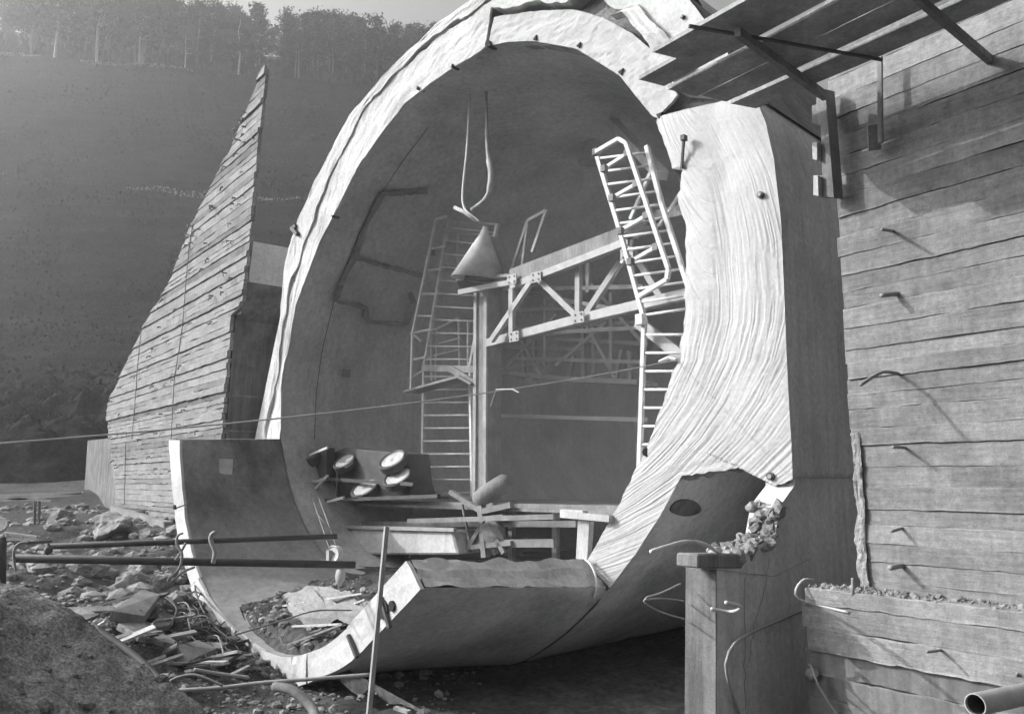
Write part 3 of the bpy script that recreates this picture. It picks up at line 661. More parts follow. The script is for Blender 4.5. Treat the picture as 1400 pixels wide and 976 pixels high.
# stepped shaded end of the wing wall
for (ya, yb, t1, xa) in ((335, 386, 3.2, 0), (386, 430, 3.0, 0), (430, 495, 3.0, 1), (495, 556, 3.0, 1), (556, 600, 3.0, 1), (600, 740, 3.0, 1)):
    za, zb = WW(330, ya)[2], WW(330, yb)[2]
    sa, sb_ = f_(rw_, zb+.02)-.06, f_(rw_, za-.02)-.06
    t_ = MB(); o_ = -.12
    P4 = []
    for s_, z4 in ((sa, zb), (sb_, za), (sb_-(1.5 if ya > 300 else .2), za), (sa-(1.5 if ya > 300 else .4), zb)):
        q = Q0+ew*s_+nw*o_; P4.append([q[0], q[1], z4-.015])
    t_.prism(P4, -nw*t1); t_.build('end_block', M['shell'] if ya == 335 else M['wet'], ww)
    if ya >= 386:
        for kk in range(2):
            q = Q0+ew*(sa+.01)+nw*-.2; t_ = MB(); zz = zb+(za-zb)*(.35+.45*kk); t_.bar([q[0], q[1], zz], np.array([q[0], q[1], zz])-nw*2.6, .05, .06); t_.build('board_lip', M['wood'], ww)
# smooth pier at the wall's foot on the far side
t_ = MB(); t_.prism([WW(*q, -.3) for q in ((120, 602), (160, 598), (166, 700), (113, 700))], -nw*1.5); t_.build('foot_pier', M['stain_shade'], ww)  # dark colour stands in for the shadow lying on this block
t_ = MB(); t_.prism([WW(*q, .4) for q in ((160, 692), (236, 713), (236, 727), (160, 705))], nw*.25); t_.build('footing_beam', M['wall_c'], ww)

# ------------------------------------------------------------------ inside the tunnel: working deck, crane, ladders, plant
def polybar(name, pts, w_, h_, m, parent, o=None, up=UP):
    t_ = MB(); P_ = pts if o is None else [A(q[0], q[1], q[2] if len(q) > 2 else o) for q in pts]
    for a_, b_ in zip(P_[:-1], P_[1:]): t_.bar(a_, b_, w_, h_, up)
    return t_.build(name, M[m], parent)
def polytube(name, pts, r_, m, parent, o=None, n=6, smooth=False):
    P_ = pts if o is None else [A(q[0], q[1], q[2] if len(q) > 2 else o) for q in pts]
    if smooth: P_ = smooth_line(P_, 30)
    t_ = MB(); t_.tube(P_, r_, n); return t_.build(name, M[m], parent, smooth=True)
# deck across the tunnel
DZ = A(660, 690, 2.3)[2]
dk = thing('working_deck', 'dark timber working deck built across the inside of the tunnel', 'deck', tuple(un(6, DZ, 3)))
for i in range(11):
    o_ = 1.9+i*.62; t_ = MB(); t_.box(un(5.9, DZ-.05-.004*(i % 3), o_), e*4.6, d*.29, UP*.035); t_.build('plank', M['wood'], dk)
for (pa, pb, o_, h_) in (((440, 686), (880, 697), 1.85, .14), ((430, 716), (790, 716), 1.7, .12), ((560, 712), (760, 706), 1.2, .1), ((385, 745), (760, 742), 1.6, .16)):
    polybar('beam', [pa, pb], .14, h_, 'wood', dk, o_)
for x_ in (462, 560, 700, 760):
    polybar('post', [(x_, 690), (x_, 790)], .12, .12, 'wood', dk, 2.2)
# mast with boom
mast = thing('mast_crane', 'square timber mast with a slanting lattice boom standing inside the tunnel', 'crane', tuple(A(667, 690, 2.5)))
t_ = MB(); mt, mb_ = A(667, 392, 2.5), A(667, 690, 2.5); c_ = (mt+mb_)/2; hw = .22
t_.box(c_+UP*0, e*hw, d*hw, UP*(mt[2]-mb_[2])/2); t_.build('mast', M['wood'], mast)
for s_ in (-1, 1):
    t_ = MB(); t_.box(c_-d*(hw+.02)+e*s_*hw*.8, e*.05, d*.03, UP*(mt[2]-mb_[2])/2*.995); t_.build('edge_batten', M['plank'], mast)
t_ = MB(); t_.prism([A(*q, o_) for q, o_ in (((624, 384), 2.2), ((700, 378), 2.0), ((742, 384), 3.2), ((630, 396), 2.9))], UP*.07); t_.build('cap_board', M['wood'], mast)
polybar('cap_beam', [(628, 400), (668, 392), (735, 380)], .1, .12, 'steel', mast, 2.0)
BO = 1.6
for pts, w_, m_ in (([(700, 378, 1.9), (866, 317, 1.2)], .30, 'wood'), ([(700, 392, 1.9), (862, 330, 1.2)], .14, 'steel'), ([(668, 469, 2.1), (790, 437, 1.7), (940, 402, 1.2)], .18, 'steel'), ([(668, 473, 2.3), (790, 442, 1.9), (940, 408, 1.4)], .08, 'wood')):
    polybar('chord', pts, .14, w_, m_, mast)if False else polybar('chord', [A(*q) for q in pts], .14, w_, m_, mast)
for a_, b_ in (((672, 466), (730, 380)), ((733, 378), (791, 434)), ((791, 352), (791, 434)), ((800, 432), (856, 347)), ((866, 345), (905, 408)), ((700, 460), (700, 395))):
    polybar('web', [a_, b_], .10, .12, 'steel', mast, 1.75)
for a_, b_ in (((690, 396), (880, 392)), ((720, 402), (850, 424)), ((804, 352), (804, 400)), ((690, 458), (880, 448))):
    polybar('stay', [a_, b_], .07, .09, 'wood', mast, 3.4)
polybar('brace', [(872, 440), (938, 492)], .1, .2, 'steel', mast, 1.0)
polybar('brace', [(880, 300), (945, 285)], .1, .2, 'wood', mast, 1.4)
t_ = MB(); t_.rock(A(868, 316, 1.2), (.35, .3, .14), 8, 2, .4); t_.build('sheave_block', M['steel'], mast)
# floodlight cones
def cone(name, apex, l_, r_, o_, m, parent=None, **kw):
    a_, b_, c_ = A(*apex, o_), A(*l_, o_), A(*r_, o_); ctr = (b_+c_)/2; R0 = np.linalg.norm(c_-b_)/2; ax = nrm(ctr-a_)
    u_ = nrm(np.cross(ax, d)); v_ = np.cross(ax, u_); t_ = MB(); n_ = 26
    ringf = lambda c0, r0: np.stack([c0+r0*(math.cos(2*math.pi*k/n_)*u_+math.sin(2*math.pi*k/n_)*v_) for k in range(n_)])
    t_.grid(np.stack([ringf(a_, .07), ringf(a_+ax*.12, .09), ringf(ctr, R0), ringf(ctr-ax*.03, R0*.95), ringf(a_+ax*.15, .05)], 0), close=True)
    return t_.build(name, m, parent, smooth=True, **kw)
cone('lamp_shade', (664, 310), (630, 380), (681, 385), 2.1, M['pale'], mast)
t_ = MB(); t_.prism([A(*q, 2.5) for q in ((668, 322), (700, 384), (676, 388))], d*.4); t_.build('bracket_plate', M['steel'], mast)
polybar('rail', [(697, 378), (722, 302), (747, 288), (728, 345)], .07, .07, 'steel', mast, 2.6)
polybar('rail', [(722, 302), (712, 378)], .06, .06, 'steel', mast, 2.6)
cone('conical_lamp', (812, 160), (795, 222), (822, 224), 5.0, M['steel'], None, label='small pale conical shade hanging from the tunnel roof above the right ladder', cat='lampshade')
polybar('roof_strut', [A(822, 150, 5.), A(905, 240, 3.)], .25, .2, 'lining', tun)
# hose loop
ho = MB(); ho.tube(smooth_line([A(646, 95, 1.0), A(642, 140, 1.0), A(639, 200, 1.0), A(633, 262, 1.0), A(635, 284, 1.0), A(643, 294, 1.0), A(655, 303, 1.0)], 40), .032, 8)
hose = ho.build('hanging_hose', M['cable'], smooth=True, label='long pale hose hanging in a loop from the tunnel roof', cat='hose')
polytube('return_hose', [(665, 95), (665, 140), (667, 205), (672, 235), (670, 258), (662, 274), (645, 287)], [.03]*12+[.05]*6+[.08]*6+[.05]*6, 'steel', hose, 1.2, 8, True)
polytube('hook', [(622, 284), (635, 290), (652, 303)], .05, 'steel', hose, 1.0)

# ladders
def ladder(name, label, o_, railsets, rungs, r_=.035):
    base = A(*railsets[0][0][-1], o_); T_ = thing(name, label, 'ladder', tuple(base))
    for L_, Rr in railsets:
        for rl in (L_, Rr): polybar('rail', rl, .075, .075, 'pale', T_, o_)
    for L_, Rr, n_ in rungs:
        for k in range(n_):
            t = (k+.5)/n_; a_ = np.array(L_[0])*(1-t)+np.array(L_[1])*t; b_ = np.array(Rr[0])*(1-t)+np.array(Rr[1])*t
            polytube('rung', [tuple(a_), tuple(b_)], .025, 'pale', T_, o_)
    return T_
lad = ladder('access_ladder', 'caged steel ladder with a small landing leaning beside the mast', 2.8,
    [([(580, 502), (577, 682)], [(643, 505), (646, 682)]), ([(614, 300), (580, 502)], [(680, 306), (642, 504)])],
    [([(580, 506), (577, 682)], [(643, 506), (646, 682)], 10), ([(614, 302), (580, 500)], [(679, 310), (643, 500)], 11)])
polybar('handrail', [(612, 296), (596, 300), (564, 456), (562, 535), (582, 528)], .06, .06, 'pale', lad, 2.3)
for a_, b_ in (((590, 340), (609, 337)), ((584, 370), (604, 368)), ((578, 402), (598, 402)), ((572, 432), (592, 432)), ((566, 455), (590, 450)), ((564, 492), (582, 488)), ((564, 456), (576, 466))):
    polybar('strut', [a_, b_], .05, .05, 'pale', lad, 2.5)
polybar('landing', [(562, 536), (636, 516), (654, 526)], .5, .06, 'wood', lad, 2.4)
polybar('toe_board', [(578, 503), (654, 505)], .06, .16, 'wood', lad, 2.4)
polybar('toe_board', [(616, 504), (652, 526)], .06, .16, 'wood', lad, 2.3)
polybar('handrail', [(596, 520), (598, 450), (627, 434), (629, 520)], .055, .055, 'pale', lad, 3.4)
polybar('handrail', [(570, 492), (627, 478)], .05, .05, 'pale', lad, 3.4)
polybar('footboard', [(572, 679), (652, 681)], .2, .07, 'wood', lad, 2.7)
for a_, b_ in (((626, 320), (626, 382)), ((612, 318), (676, 322)), ((596, 300), (682, 307)), ((680, 306), (676, 380)), ((640, 440), (640, 500)), ((560, 456), (598, 450)), ((590, 455), (590, 520)), ((564, 515), (590, 500)), ((600, 470), (630, 462))):
    polybar('strut', [a_, b_], .05, .05, 'pale', lad, 3.2)
lad2 = ladder('tall_ladder', 'tall steel ladder with a side handrail rising against the white flared lip', .8,
    [([(881, 440), (874, 645)], [(950, 440), (946, 645)]), ([(815, 208), (848, 316), (882, 440)], [(884, 200), (905, 280), (950, 420)])],
    [([(881, 445), (874, 645)], [(950, 445), (946, 645)], 8), ([(815, 208), (882, 440)], [(884, 200), (950, 430)], 13)])
polybar('handrail', [(815, 208), (846, 190), (856, 196), (914, 368), (912, 382), (874, 405)], .07, .07, 'pale', lad2, .4)
for a_, b_ in (((826, 231), (858, 210)), ((837, 271), (870, 252)), ((848, 316), (884, 295)), ((862, 358), (897, 338))): polybar('strut', [a_, b_], .06, .06, 'pale', lad2, .55)
polybar('strut', [(876, 300), (850, 360)], .06, .06, 'pale', lad2, 1.2); polybar('strut', [(890, 235), (862, 300)], .06, .06, 'pale', lad2, 1.2)
polybar('strut', [(900, 310), (940, 250)], .05, .05, 'pale', lad2, 1.0)
t_ = MB(); c = A(876, 437, .7); t_.box(c, e*.07, d*.07, UP*.09); t_.build('rail_clamp', M['pale'], lad2)
for q in ((815, 208), (858, 210), (870, 252), (884, 295), (897, 338), (826, 231), (837, 271), (848, 316), (862, 358)):
    t_ = MB(); c = A(*q, .45); t_.box(c, e*.05, d*.05, UP*.06); t_.build('clamp', M['wood'], lad2)
for q, o_ in (((733, 379), 1.7), ((791, 353), 1.6), ((791, 434), 1.6), ((857, 347), 1.3), ((703, 460), 1.8), ((700, 382), 1.8)):
    t_ = MB(); c = A(*q, o_-.12); t_.box(c, e*.14, d*.012, UP*.11); t_.build('gusset_plate', M['steel'], mast)
    t_ = MB()
    for k_ in (-1, 1):
        for l_ in (-1, 1): t_.box(c+e*.08*k_+UP*.06*l_-d*.02, e*.015, d*.012, UP*.015)
    t_.build('bolt_heads', M['wood'], mast, kind='stuff')
# far walkway
gy = thing('walkway', 'railed timber walkway crossing the dark back of the tunnel', 'walkway', tuple(A(790, 518, 6.5)))
polybar('deck', [(672, 508), (790, 520), (885, 524)], .9, .12, 'steel', gy, 6.5)
for a_, b_ in (((690, 460), (885, 470)), ((690, 475), (800, 478)), ((690, 505), (770, 490)), ((680, 452), (880, 440))): polybar('rail', [a_, b_], .08, .1, 'steel', gy, 6.4)
for x_, y_ in ((715, 440), (730, 455), (797, 445), (811, 445), (850, 478), (785, 485), (860, 480)): polybar('post', [(x_, y_), (x_+(2 if x_ not in (785, 850) else -8), 520)], .1, .1, 'steel', gy, 6.4)
for a_, b_ in (((695, 500), (760, 430)), ((740, 515), (700, 440)), ((760, 500), (830, 440)), ((840, 515), (800, 440)), ((690, 425), (880, 418)), ((745, 405), (745, 500)), ((835, 400), (835, 510)), ((700, 490), (880, 495)), ((800, 380), (880, 470))): polybar('brace', [a_, b_], .06, .09, 'steel', gy, 5.8)
polybar('boarding', [(682, 568), (885, 574)], .06, .1, 'steel', gy, 5.5)
# machine with four pale discs
mc = thing('wheeled_machine', 'dark machine carrying four pale round discs on the deck at the left of the ladder', 'machine', tuple(A(500, 680, 1.2)))
t_ = MB(); t_.prism([A(*q, 1.3) for q in ((445, 622), (470, 612), (556, 620), (560, 660), (566, 680), (452, 682))], d*.7); t_.build('body', M['dark'], mc, bevel=.03)
def disc(c, r_, th_, nn__, m, parent, name):
    nn__ = nrm(nn__); u_ = nrm(np.cross(nn__, UP)); v_ = np.cross(u_, nn__); t_ = MB(); n_ = 22
    f__ = lambda o_, r0: np.stack([c+nn__*o_+r0*(math.cos(2*math.pi*k/n_)*u_+math.sin(2*math.pi*k/n_)*v_) for k in range(n_)])
    t_.grid(np.stack([f__(0, .01), f__(th_*.6, r_*.3), f__(th_*.7, r_*.75), f__(th_, r_*.9), f__(th_*.6, r_), f__(-th_, r_), f__(-th_, .01)], 0), close=True)
    return t_.build(name, M[m], parent, smooth=False)
for (x_, y_), r_ in (((472, 633), .25), ((538, 631), .29), ((500, 669), .30), ((545, 654), .30)):
    w_ = disc(A(x_, y_, 1.15), r_*1.25, .10, -d*.6+UP*.75+e*.1, 'dark', mc, 'tyre'); disc(A(x_, y_, 1.10)+UP*.03, r_, .05, -d*.6+UP*.75+e*.1, 'lining', w_, 'rim')
polybar('frame_bar', [(450, 655), (566, 662)], .08, .08, 'dark', mc, 1.0); polybar('frame_bar', [(440, 684), (600, 678)], .1, .08, 'dark', mc, .9)
polybar('frame_bar', [(462, 640), (462, 680)], .07, .07, 'dark', mc, 1.0)
# engine hoist at left of the machine
eh = thing('small_winch', 'small dark winch with ropes at the left edge of the deck', 'winch', tuple(A(432, 690, 2.)))
disc(A(431, 626, 0.9), .26, .12, -d*.5+UP*.8, 'dark', eh, 'drum'); t_ = MB(); t_.prism([A(*q, 0.9) for q in ((438, 612), (446, 612), (446, 650), (440, 660), (430, 650))], d*.25); t_.build('casing', M['dark'], eh)
for a_, b_ in (((424, 622), (448, 612)), ((432, 668), (448, 650)), ((420, 660), (445, 655)), ((448, 686), (470, 680))): polybar('arm', [a_, b_], .06, .06, 'pale', eh, .7)
polytube('rope', [(446, 650), (405, 670), (383, 690), (368, 735), (352, 755)], .012, 'rust', eh, .6, 5, True)
# pale skip
t_ = MB(); q_0 = [A(*q, 2.) for q in ((462, 726), (480, 720), (614, 722), (626, 756), (560, 758), (466, 758))]
t_.prism([A(*q, 1.2) for q in ((466, 722), (618, 726), (626, 758), (464, 758))], d*1.1)
sk = t_.build('concrete_skip', M['lining'], label='long pale metal skip below the working deck', cat='skip', bevel=.04)
t_ = MB(); t_.bar(A(463, 720, 1.15), A(622, 724, 1.15), .08, .08); t_.build('rim', M['steel'], sk)
# winch stand on the deck edge
ws = thing('drill_stand', 'slanted drum on a trestle stand at the foot of the mast', 'machine', tuple(A(670, 760, 1.0)))
t_ = MB(); t_.tube([A(655, 682, 1.5), A(664, 676, 1.5), A(690, 660, 1.7), A(697, 656, 1.7)], [.17, .2, .2, .12], 20); t_.build('drum', M['wood'], ws, smooth=True)
for a_, b_, w_ in (((658, 690), (664, 762), .14), ((640, 752), (662, 712), .1), ((690, 756), (668, 715), .1), ((650, 710), (690, 706), .1), ((616, 672), (660, 700), .1), ((632, 690), (642, 740), .05), ((700, 690), (655, 700), .12), ((642, 748), (700, 742), .1)): polybar('leg', [a_, b_], w_, w_, 'wood', ws, 1.5)
t_ = MB(); t_.rock(A(676, 735, 1.6), (.35, .3, .4), 77, 2, .4, cuts=9); t_.build('gearbox', M['wood'], ws)
# white prop on the trough wall
tp = thing('timber_prop', 'white T-shaped timber prop standing on the trough wall beside the flared lip', 'prop', tuple(A(800, 764, .1)))
polybar('board', [(769, 703), (836, 709)], .13, .10, 'wood_l', tp, -.1); polybar('board', [(769, 698), (800, 700)], .13, .05, 'wood_l', tp, .05)
t_ = MB(); a_, b_ = A(801, 712, .0), A(798, 766, .0); t_.bar(a_, b_, .24, .12, d); t_.build('post', M['wood_l'], tp)
t_ = MB(); t_.tube(smooth_line([A(800, 764, -.15), A(808, 772, -.2), A(814, 786, -.25), A(816, 800, -.3), A(812, 818, -.33)], 16), .022, 6); t_.build('thin_cable', M['cable'], smooth=True, label='thin pale cable drooping over the corner of the trough wall', cat='cable')

# ------------------------------------------------------------------ wire across the picture, with its shadow on the flare
Kp = A(924, 492, -.09); Sp = A(1086, 650, -.08); r0_ = ray(0, 606); nn__ = np.cross(Sp-Kp, SUN)
Wp = CAM+r0_*np.dot(Kp-CAM, nn__)/np.dot(r0_, nn__)
print('wire far end', Wp)
ctrl = [Wp+(Wp-Kp)*.25]+[Wp*(1-t)+Kp*t-UP*.12*4*t*(1-t) for t in np.linspace(0, 1, 24)]
t_ = MB(); t_.tube(ctrl, .008, 5)
wire = t_.build('guy_wire', M['cable'], smooth=True, label='thin wire stretched from the left edge across the tunnel mouth to the flared lip', cat='wire')
t_ = MB(); t_.tube([Kp, Kp-e*.12+UP*.05, Kp-e*.3], .03, 6); t_.build('knot', M['pale'], wire)
i_ = 15; t_ = MB(); kk = ctrl[i_]; t_.tube([kk-e*.25-UP*.18, kk-e*.15+UP*.02, kk+e*.15, kk+e*.25-UP*.05], .008, 5); t_.build('tag_end', M['cable'], wire)

# ------------------------------------------------------------------ left: two pipes on their supports
def y_line(name, a_, b_, Ya, Yb, r_, m, n=14, **kw):
    p_, q_3 = aty(*a_, Ya), aty(*b_, Yb); t_ = MB(); t_.tube([p_, (p_+q_3)/2, q_3], r_, n); return t_.build(name, M[m], kw.pop('parent', None), smooth=True, **kw)
pipe1 = y_line('steel_pipe', (20, 763), (485, 772), 10.2, 12.2, .052, 'dark', label='thick dark lower pipe running level from the left edge past the trough', cat='pipe')
pipe2 = y_line('steel_pipe', (62, 747), (460, 733), 10.6, 12.6, .038, 'dark', label='dark upper pipe sloping gently above the thicker pipe at left', cat='pipe')
hk = thing('pipe_hanger', 'bent rod hanger looped round both pipes just left of the trough rim', 'hanger', tuple(aty(243, 760, 11)))
polytube('rod', [aty(*q, 10.9) for q in ((250, 729), (243, 732), (242, 745), (249, 757), (246, 775), (238, 785), (230, 792), (232, 797), (250, 782), (266, 775))], .017, 'rust', hk, None, 6, True)
polytube('rod', [aty(*q, 10.95) for q in ((254, 742), (247, 755), (240, 765))], .017, 'rust', hk, None, 6, True)
hk = thing('pipe_hanger', 'S-shaped pale strap hung over both pipes right of the trough rim', 'hanger', tuple(aty(292, 750, 11)))
t_ = MB(); P_ = smooth_line([aty(*q, 10.95) for q in ((295, 727), (290, 730), (288, 737), (291, 746), (294, 754), (293, 762), (291, 770))], 24)
t_.tube(P_, .03, 6); t_.build('strap', M['steel'], hk, smooth=True)
vp = thing('standpipe', 'dark upright post with a round flange cut by the left edge above the mound', 'standpipe', tuple(aty(2, 800, 9.8)))
t_ = MB(); t_.tube([aty(2, 735, 9.9), aty(3, 745, 9.9), aty(2, 830, 9.8)], [.05, .045, .045], 14); t_.build('post', M['dark'], vp, smooth=True)
disc(aty(-2, 718, 9.8), .1, .02, np.array([.25, -.8, .5]), 'pale', vp, 'flange')
cl = thing('pipe_clamp', 'rusty clamp with a bent rod gripping the two pipes near the left edge', 'clamp', tuple(aty(60, 748, 10.2)))
t_ = MB(); t_.rock(aty(66, 751, 10.2), (.09, .06, .07), 3, 2, .5); t_.build('jaw', M['dark'], cl); t_ = MB(); t_.bar(aty(38, 742, 10.2), aty(70, 740, 10.2), .04, .03); t_.build('bolt', M['dark'], cl)
polytube('rod', [aty(*q, 10.1) for q in ((40, 741), (28, 742), (20, 750), (19, 765), (22, 780))], .016, 'rust', cl, None, 6, True)
rl = thing('slat_rail', 'pale flat slatted strip lying at the far left behind the pipes', 'slats', tuple(aty(25, 735, 11)))
for a_, b_ in (((0, 728), (50, 734)), ((0, 737), (52, 737)), ((10, 728), (10, 737)), ((32, 731), (32, 737)), ): polybar('bar', [aty(*a_, 11), aty(*b_, 11)], .04, .03, 'pale', rl)
tf = thing('pole_frame', 'two thin light poles crossed flat over the water channel at far left', 'poles', tuple(aty(50, 690, 16)))
for a_, b_ in (((0, 677), (113, 674)), ((0, 680), (70, 685)), ((0, 684), (112, 675))): polybar('pole', [aty(*a_, 18), aty(*b_, 18)], .05, .05, 'pale', tf)
for x_ in (48, 54): polybar('leg', [aty(x_, 684, 18), aty(x_-1, 716, 18)], .05, .05, 'wood', tf)
# pulley hanging in front of the trough
pu = thing('pulley_block', 'hanging hoist block with a small wheel and hook over the trough', 'pulley', tuple(aty(458, 765, 13)))
disc(aty(457, 758, 13), .14, .05, np.array([-.5, -.85, .1]), 'pale', pu, 'sheave')
polybar('crossbar', [aty(402, 774, 13), aty(470, 774, 13)], .04, .05, 'steel', pu)
polybar('cheek', [aty(433, 772, 13), aty(440, 766, 13), aty(440, 772, 13)], .06, .06, 'steel', pu); polybar('cheek', [aty(450, 752, 13), aty(449, 775, 13)], .05, .08, 'steel', pu)
t_ = MB(); t_.rock(aty(466, 787, 13), (.09, .09, .17), 21, 2, .3); t_.build('hook_block', M['pale'], pu, smooth=True)
polytube('hook', [aty(*q, 13) for q in ((462, 795), (466, 806), (473, 802), (472, 794))], .025, 'steel', pu, None, 6, True)
for a_, b_ in (((452, 754), (424, 672)), ((462, 752), (432, 670)), ((432, 700), (462, 736))): polytube('rope', [np.array(aty(*a_, 13)), A(*b_, .7)] if b_[1] < 690 else [aty(*a_, 14), aty(*b_, 14)], .009, 'rust', pu, None, 5)
# tall batten
t_ = MB(); t_.bar(aty(528.5, 720, 9.6), aty(502, 1000, 9.2), .055, .03, e); t_.build('upright_batten', M['steel'], label='tall thin leaning batten standing upright before the trough end', cat='batten')

# ------------------------------------------------------------------ spoil, slabs, rocks and bent bars in the foreground
mo = MB()
U_, V_ = np.meshgrid(np.linspace(-6.5, -.9, 260), np.linspace(4.2, 8.3, 200), indexing='ij')
ridge_px = [(-600, 560), (-200, 700), (0, 790), (30, 800), (100, 850), (160, 905), (225, 950), (262, 990), (330, 1070), (420, 1200)]
rid = np.array([aty(*q, 6.4) for q in ridge_px])
hz_ = np.interp(U_, rid[:, 0], rid[:, 2])
prof_ = np.where(V_ < 6.4, (6.4-V_)*.25, (V_-6.4)*1.1)
Zm = hz_-prof_+.08*fbm(U_*1.7, V_*1.7, 0, 41, 4)+.03*np.abs(fbm(U_*4, V_*4, 0, 45, 4))+.012*fbm(U_*14, V_*14, 0, 46, 3)+.08
mo.grid(np.stack([U_, V_, Zm], 2))
mo_ = mo.build('spoil_mound', M['spoil'], smooth=True, label='big dark speckled mound of spoil filling the bottom left corner', cat='spoil heap')
t_ = MB(); R_ = np.random.RandomState(61)
for _ in range(2200):
    i_, j_ = R_.randint(0, 260), R_.randint(0, 200); r_ = min(.06, .005*R_.pareto(1.5)+.005); t_.rock((U_[i_, j_], V_[i_, j_], Zm[i_, j_]+r_*.15), (r_, r_, r_*.7), R_.randint(99999), 1, .5, cuts=3)
t_.build('clods', M['rock_d'], mo_, kind='stuff')
def gpt(px, py, lift=0.):                                            # a point on the ground under a pixel
    r = ray(px, py)
    for y_ in np.linspace(6.5, 40, 500):
        q = CAM+r*y_/r[1]
        if q[2] <= float(ground_h(q[0], q[1]))+lift: return q
    return q
RK = [((128, 783), .42, 'pale angular boulder just below the lower pipe'), ((198, 783), .40, 'cracked pale boulder beside the trough rim'), ((176, 800), .36, 'low wedge of rock in front of the cracked boulder'), ((222, 800), .34, 'rock tucked against the trough rim'),
      ((84, 712), .5, 'rock with a lit cap near the crossed poles'), ((152, 724), .75, 'broad sunlit ribbed boulder above the upper pipe'), ((182, 727), .4, 'small boulder right of the broad sunlit one'), ((110, 800), .22, 'small stone left of the pale angular boulder'),
      ((262, 812), .3, 'dark stone under the second pipe hanger'), ((240, 822), .25, 'grey stone left of the dark stone'), ((30, 775), .3, 'stone half hidden by the mound under the pipe'), ((215, 770), .3, 'block right of the cracked boulder')]
for i, (q, r_, lb_) in enumerate(RK):
    c = gpt(*q); t_ = MB(); t_.rock(c+UP*r_*.15, (r_, r_*.8, r_*.6), 60+i, 4, .8, cuts=7)
    t_.build('boulder', M['rock'], label=lb_, cat='boulder', group='boulders on the left bank')
def slab(name, px, lift, th_, m, label, cat='slab'):
    P_ = [gpt(*q) for q in px]; c = np.mean(P_, 0); nz = np.cross(P_[1]-P_[0], P_[2]-P_[0]); nz = nrm(nz); nz = nz if nz[2] > 0 else -nz
    t_ = MB(); t_.prism([p_+UP*lift for p_ in P_], -nz*th_); return t_.build(name, M[m], bevel=.01, label=label, cat=cat)
SL = [([(150, 862), (192, 828), (218, 835), (196, 868)], .30, .16, 'wood', 'tilted dark slab leaning up at the middle of the rubble'), ([(160, 868), (195, 866), (240, 892), (236, 897), (190, 885)], .18, .1, 'rock', 'long pale flat slab lying below the tilted slab'),
      ([(240, 895), (270, 886), (296, 898), (258, 916)], .14, .2, 'rock', 'grainy block of broken concrete right of the long flat slab'), ([(196, 868), (220, 858), (218, 842), (240, 850), (236, 862)], .1, .12, 'rock_d', 'dark broken wedge between the tilted slab and the bars'),
      ([(440, 902), (470, 872), (492, 880), (500, 893), (452, 918)], .05, .1, 'wall_c', 'pale cut block by the near end of the trough')]
for px, lift, th_, m, lb_ in SL: slab('concrete_slab', px, lift, th_, m, lb_)
# small stones as loose rubble
t_ = MB(); t2 = MB(); R_ = np.random.RandomState(17)
for _ in range(9000):
    x_, y_ = R_.uniform(-9, -.5), R_.uniform(7.2, 17)
    if x_ > -4.6+.25*(y_-12)*-1+2.2 and R_.rand() < .75: continue
    z__ = float(ground_h(x_, y_)); r_ = min(.11, .012*R_.pareto(1.6)+.011)
    (t_ if R_.rand() < .6 else t2).rock((x_, y_, z__+r_*.2), (r_, r_*R_.uniform(.6, 1), r_*R_.uniform(.4, .8)), R_.randint(99999), 1, .4, cuts=3)
t_.build('rubble', M['rock'], kind='stuff', label='loose pale rubble spread over the left bank', cat='rubble'); t2.build('rubble', M['rock_d'], kind='stuff', label='loose dark rubble spread over the left bank', cat='rubble')
t_ = MB()
for _ in range(6500):
    x_, y_ = R_.uniform(-22, -6), R_.uniform(11, 36); r_ = min(.33, .03*R_.pareto(1.5)+.025); t_.rock((x_, y_, float(ground_h(x_, y_))+r_*.1), (r_, r_*.8, r_*.6), R_.randint(99999), 1, .4, cuts=3)
t_.build('rubble', M['rock'], kind='stuff', label='scattered stones on the ground toward the hill foot', cat='rubble')
t_ = MB()
for _ in range(1200):
    x_, y_ = R_.uniform(-2, 3), R_.uniform(8.0, 11); r_ = min(.15, .018*R_.pareto(1.6)+.012); t_.rock((x_, y_, float(ground_h(x_, y_))+r_*.1), (r_, r_*.8, r_*.6), R_.randint(99999), 1, .4, cuts=3)
t_.build('rubble', M['rock_d'], kind='stuff', label='dark loose stones in the pit under the trough', cat='rubble')
for k_ in range(60):
    x0, y0 = R_.uniform(100, 345), R_.uniform(812, 940); an = R_.uniform(-.5, .9); c = gpt(x0, y0); ln = R_.uniform(.3, 1.0)
    if c[1] > 16: continue
    dv = np.array([math.cos(an), math.sin(an)*.8, R_.uniform(-.15, .25)]); t_ = MB(); t_.bar(c-dv*ln/2+UP*.08, c+dv*ln/2+UP*R_.uniform(.06, .2), R_.uniform(.06, .2), R_.uniform(.02, .05), UP+np.array([R_.uniform(-.4, .4), R_.uniform(-.4, .4), 0]))
    t_.build('broken_plank', M[('wood', 'wood_l', 'dark', 'rock', 'wood')[k_ % 5]], label='short broken plank lying in the rubble left of the trough', cat='plank', group='broken planks in the rubble')
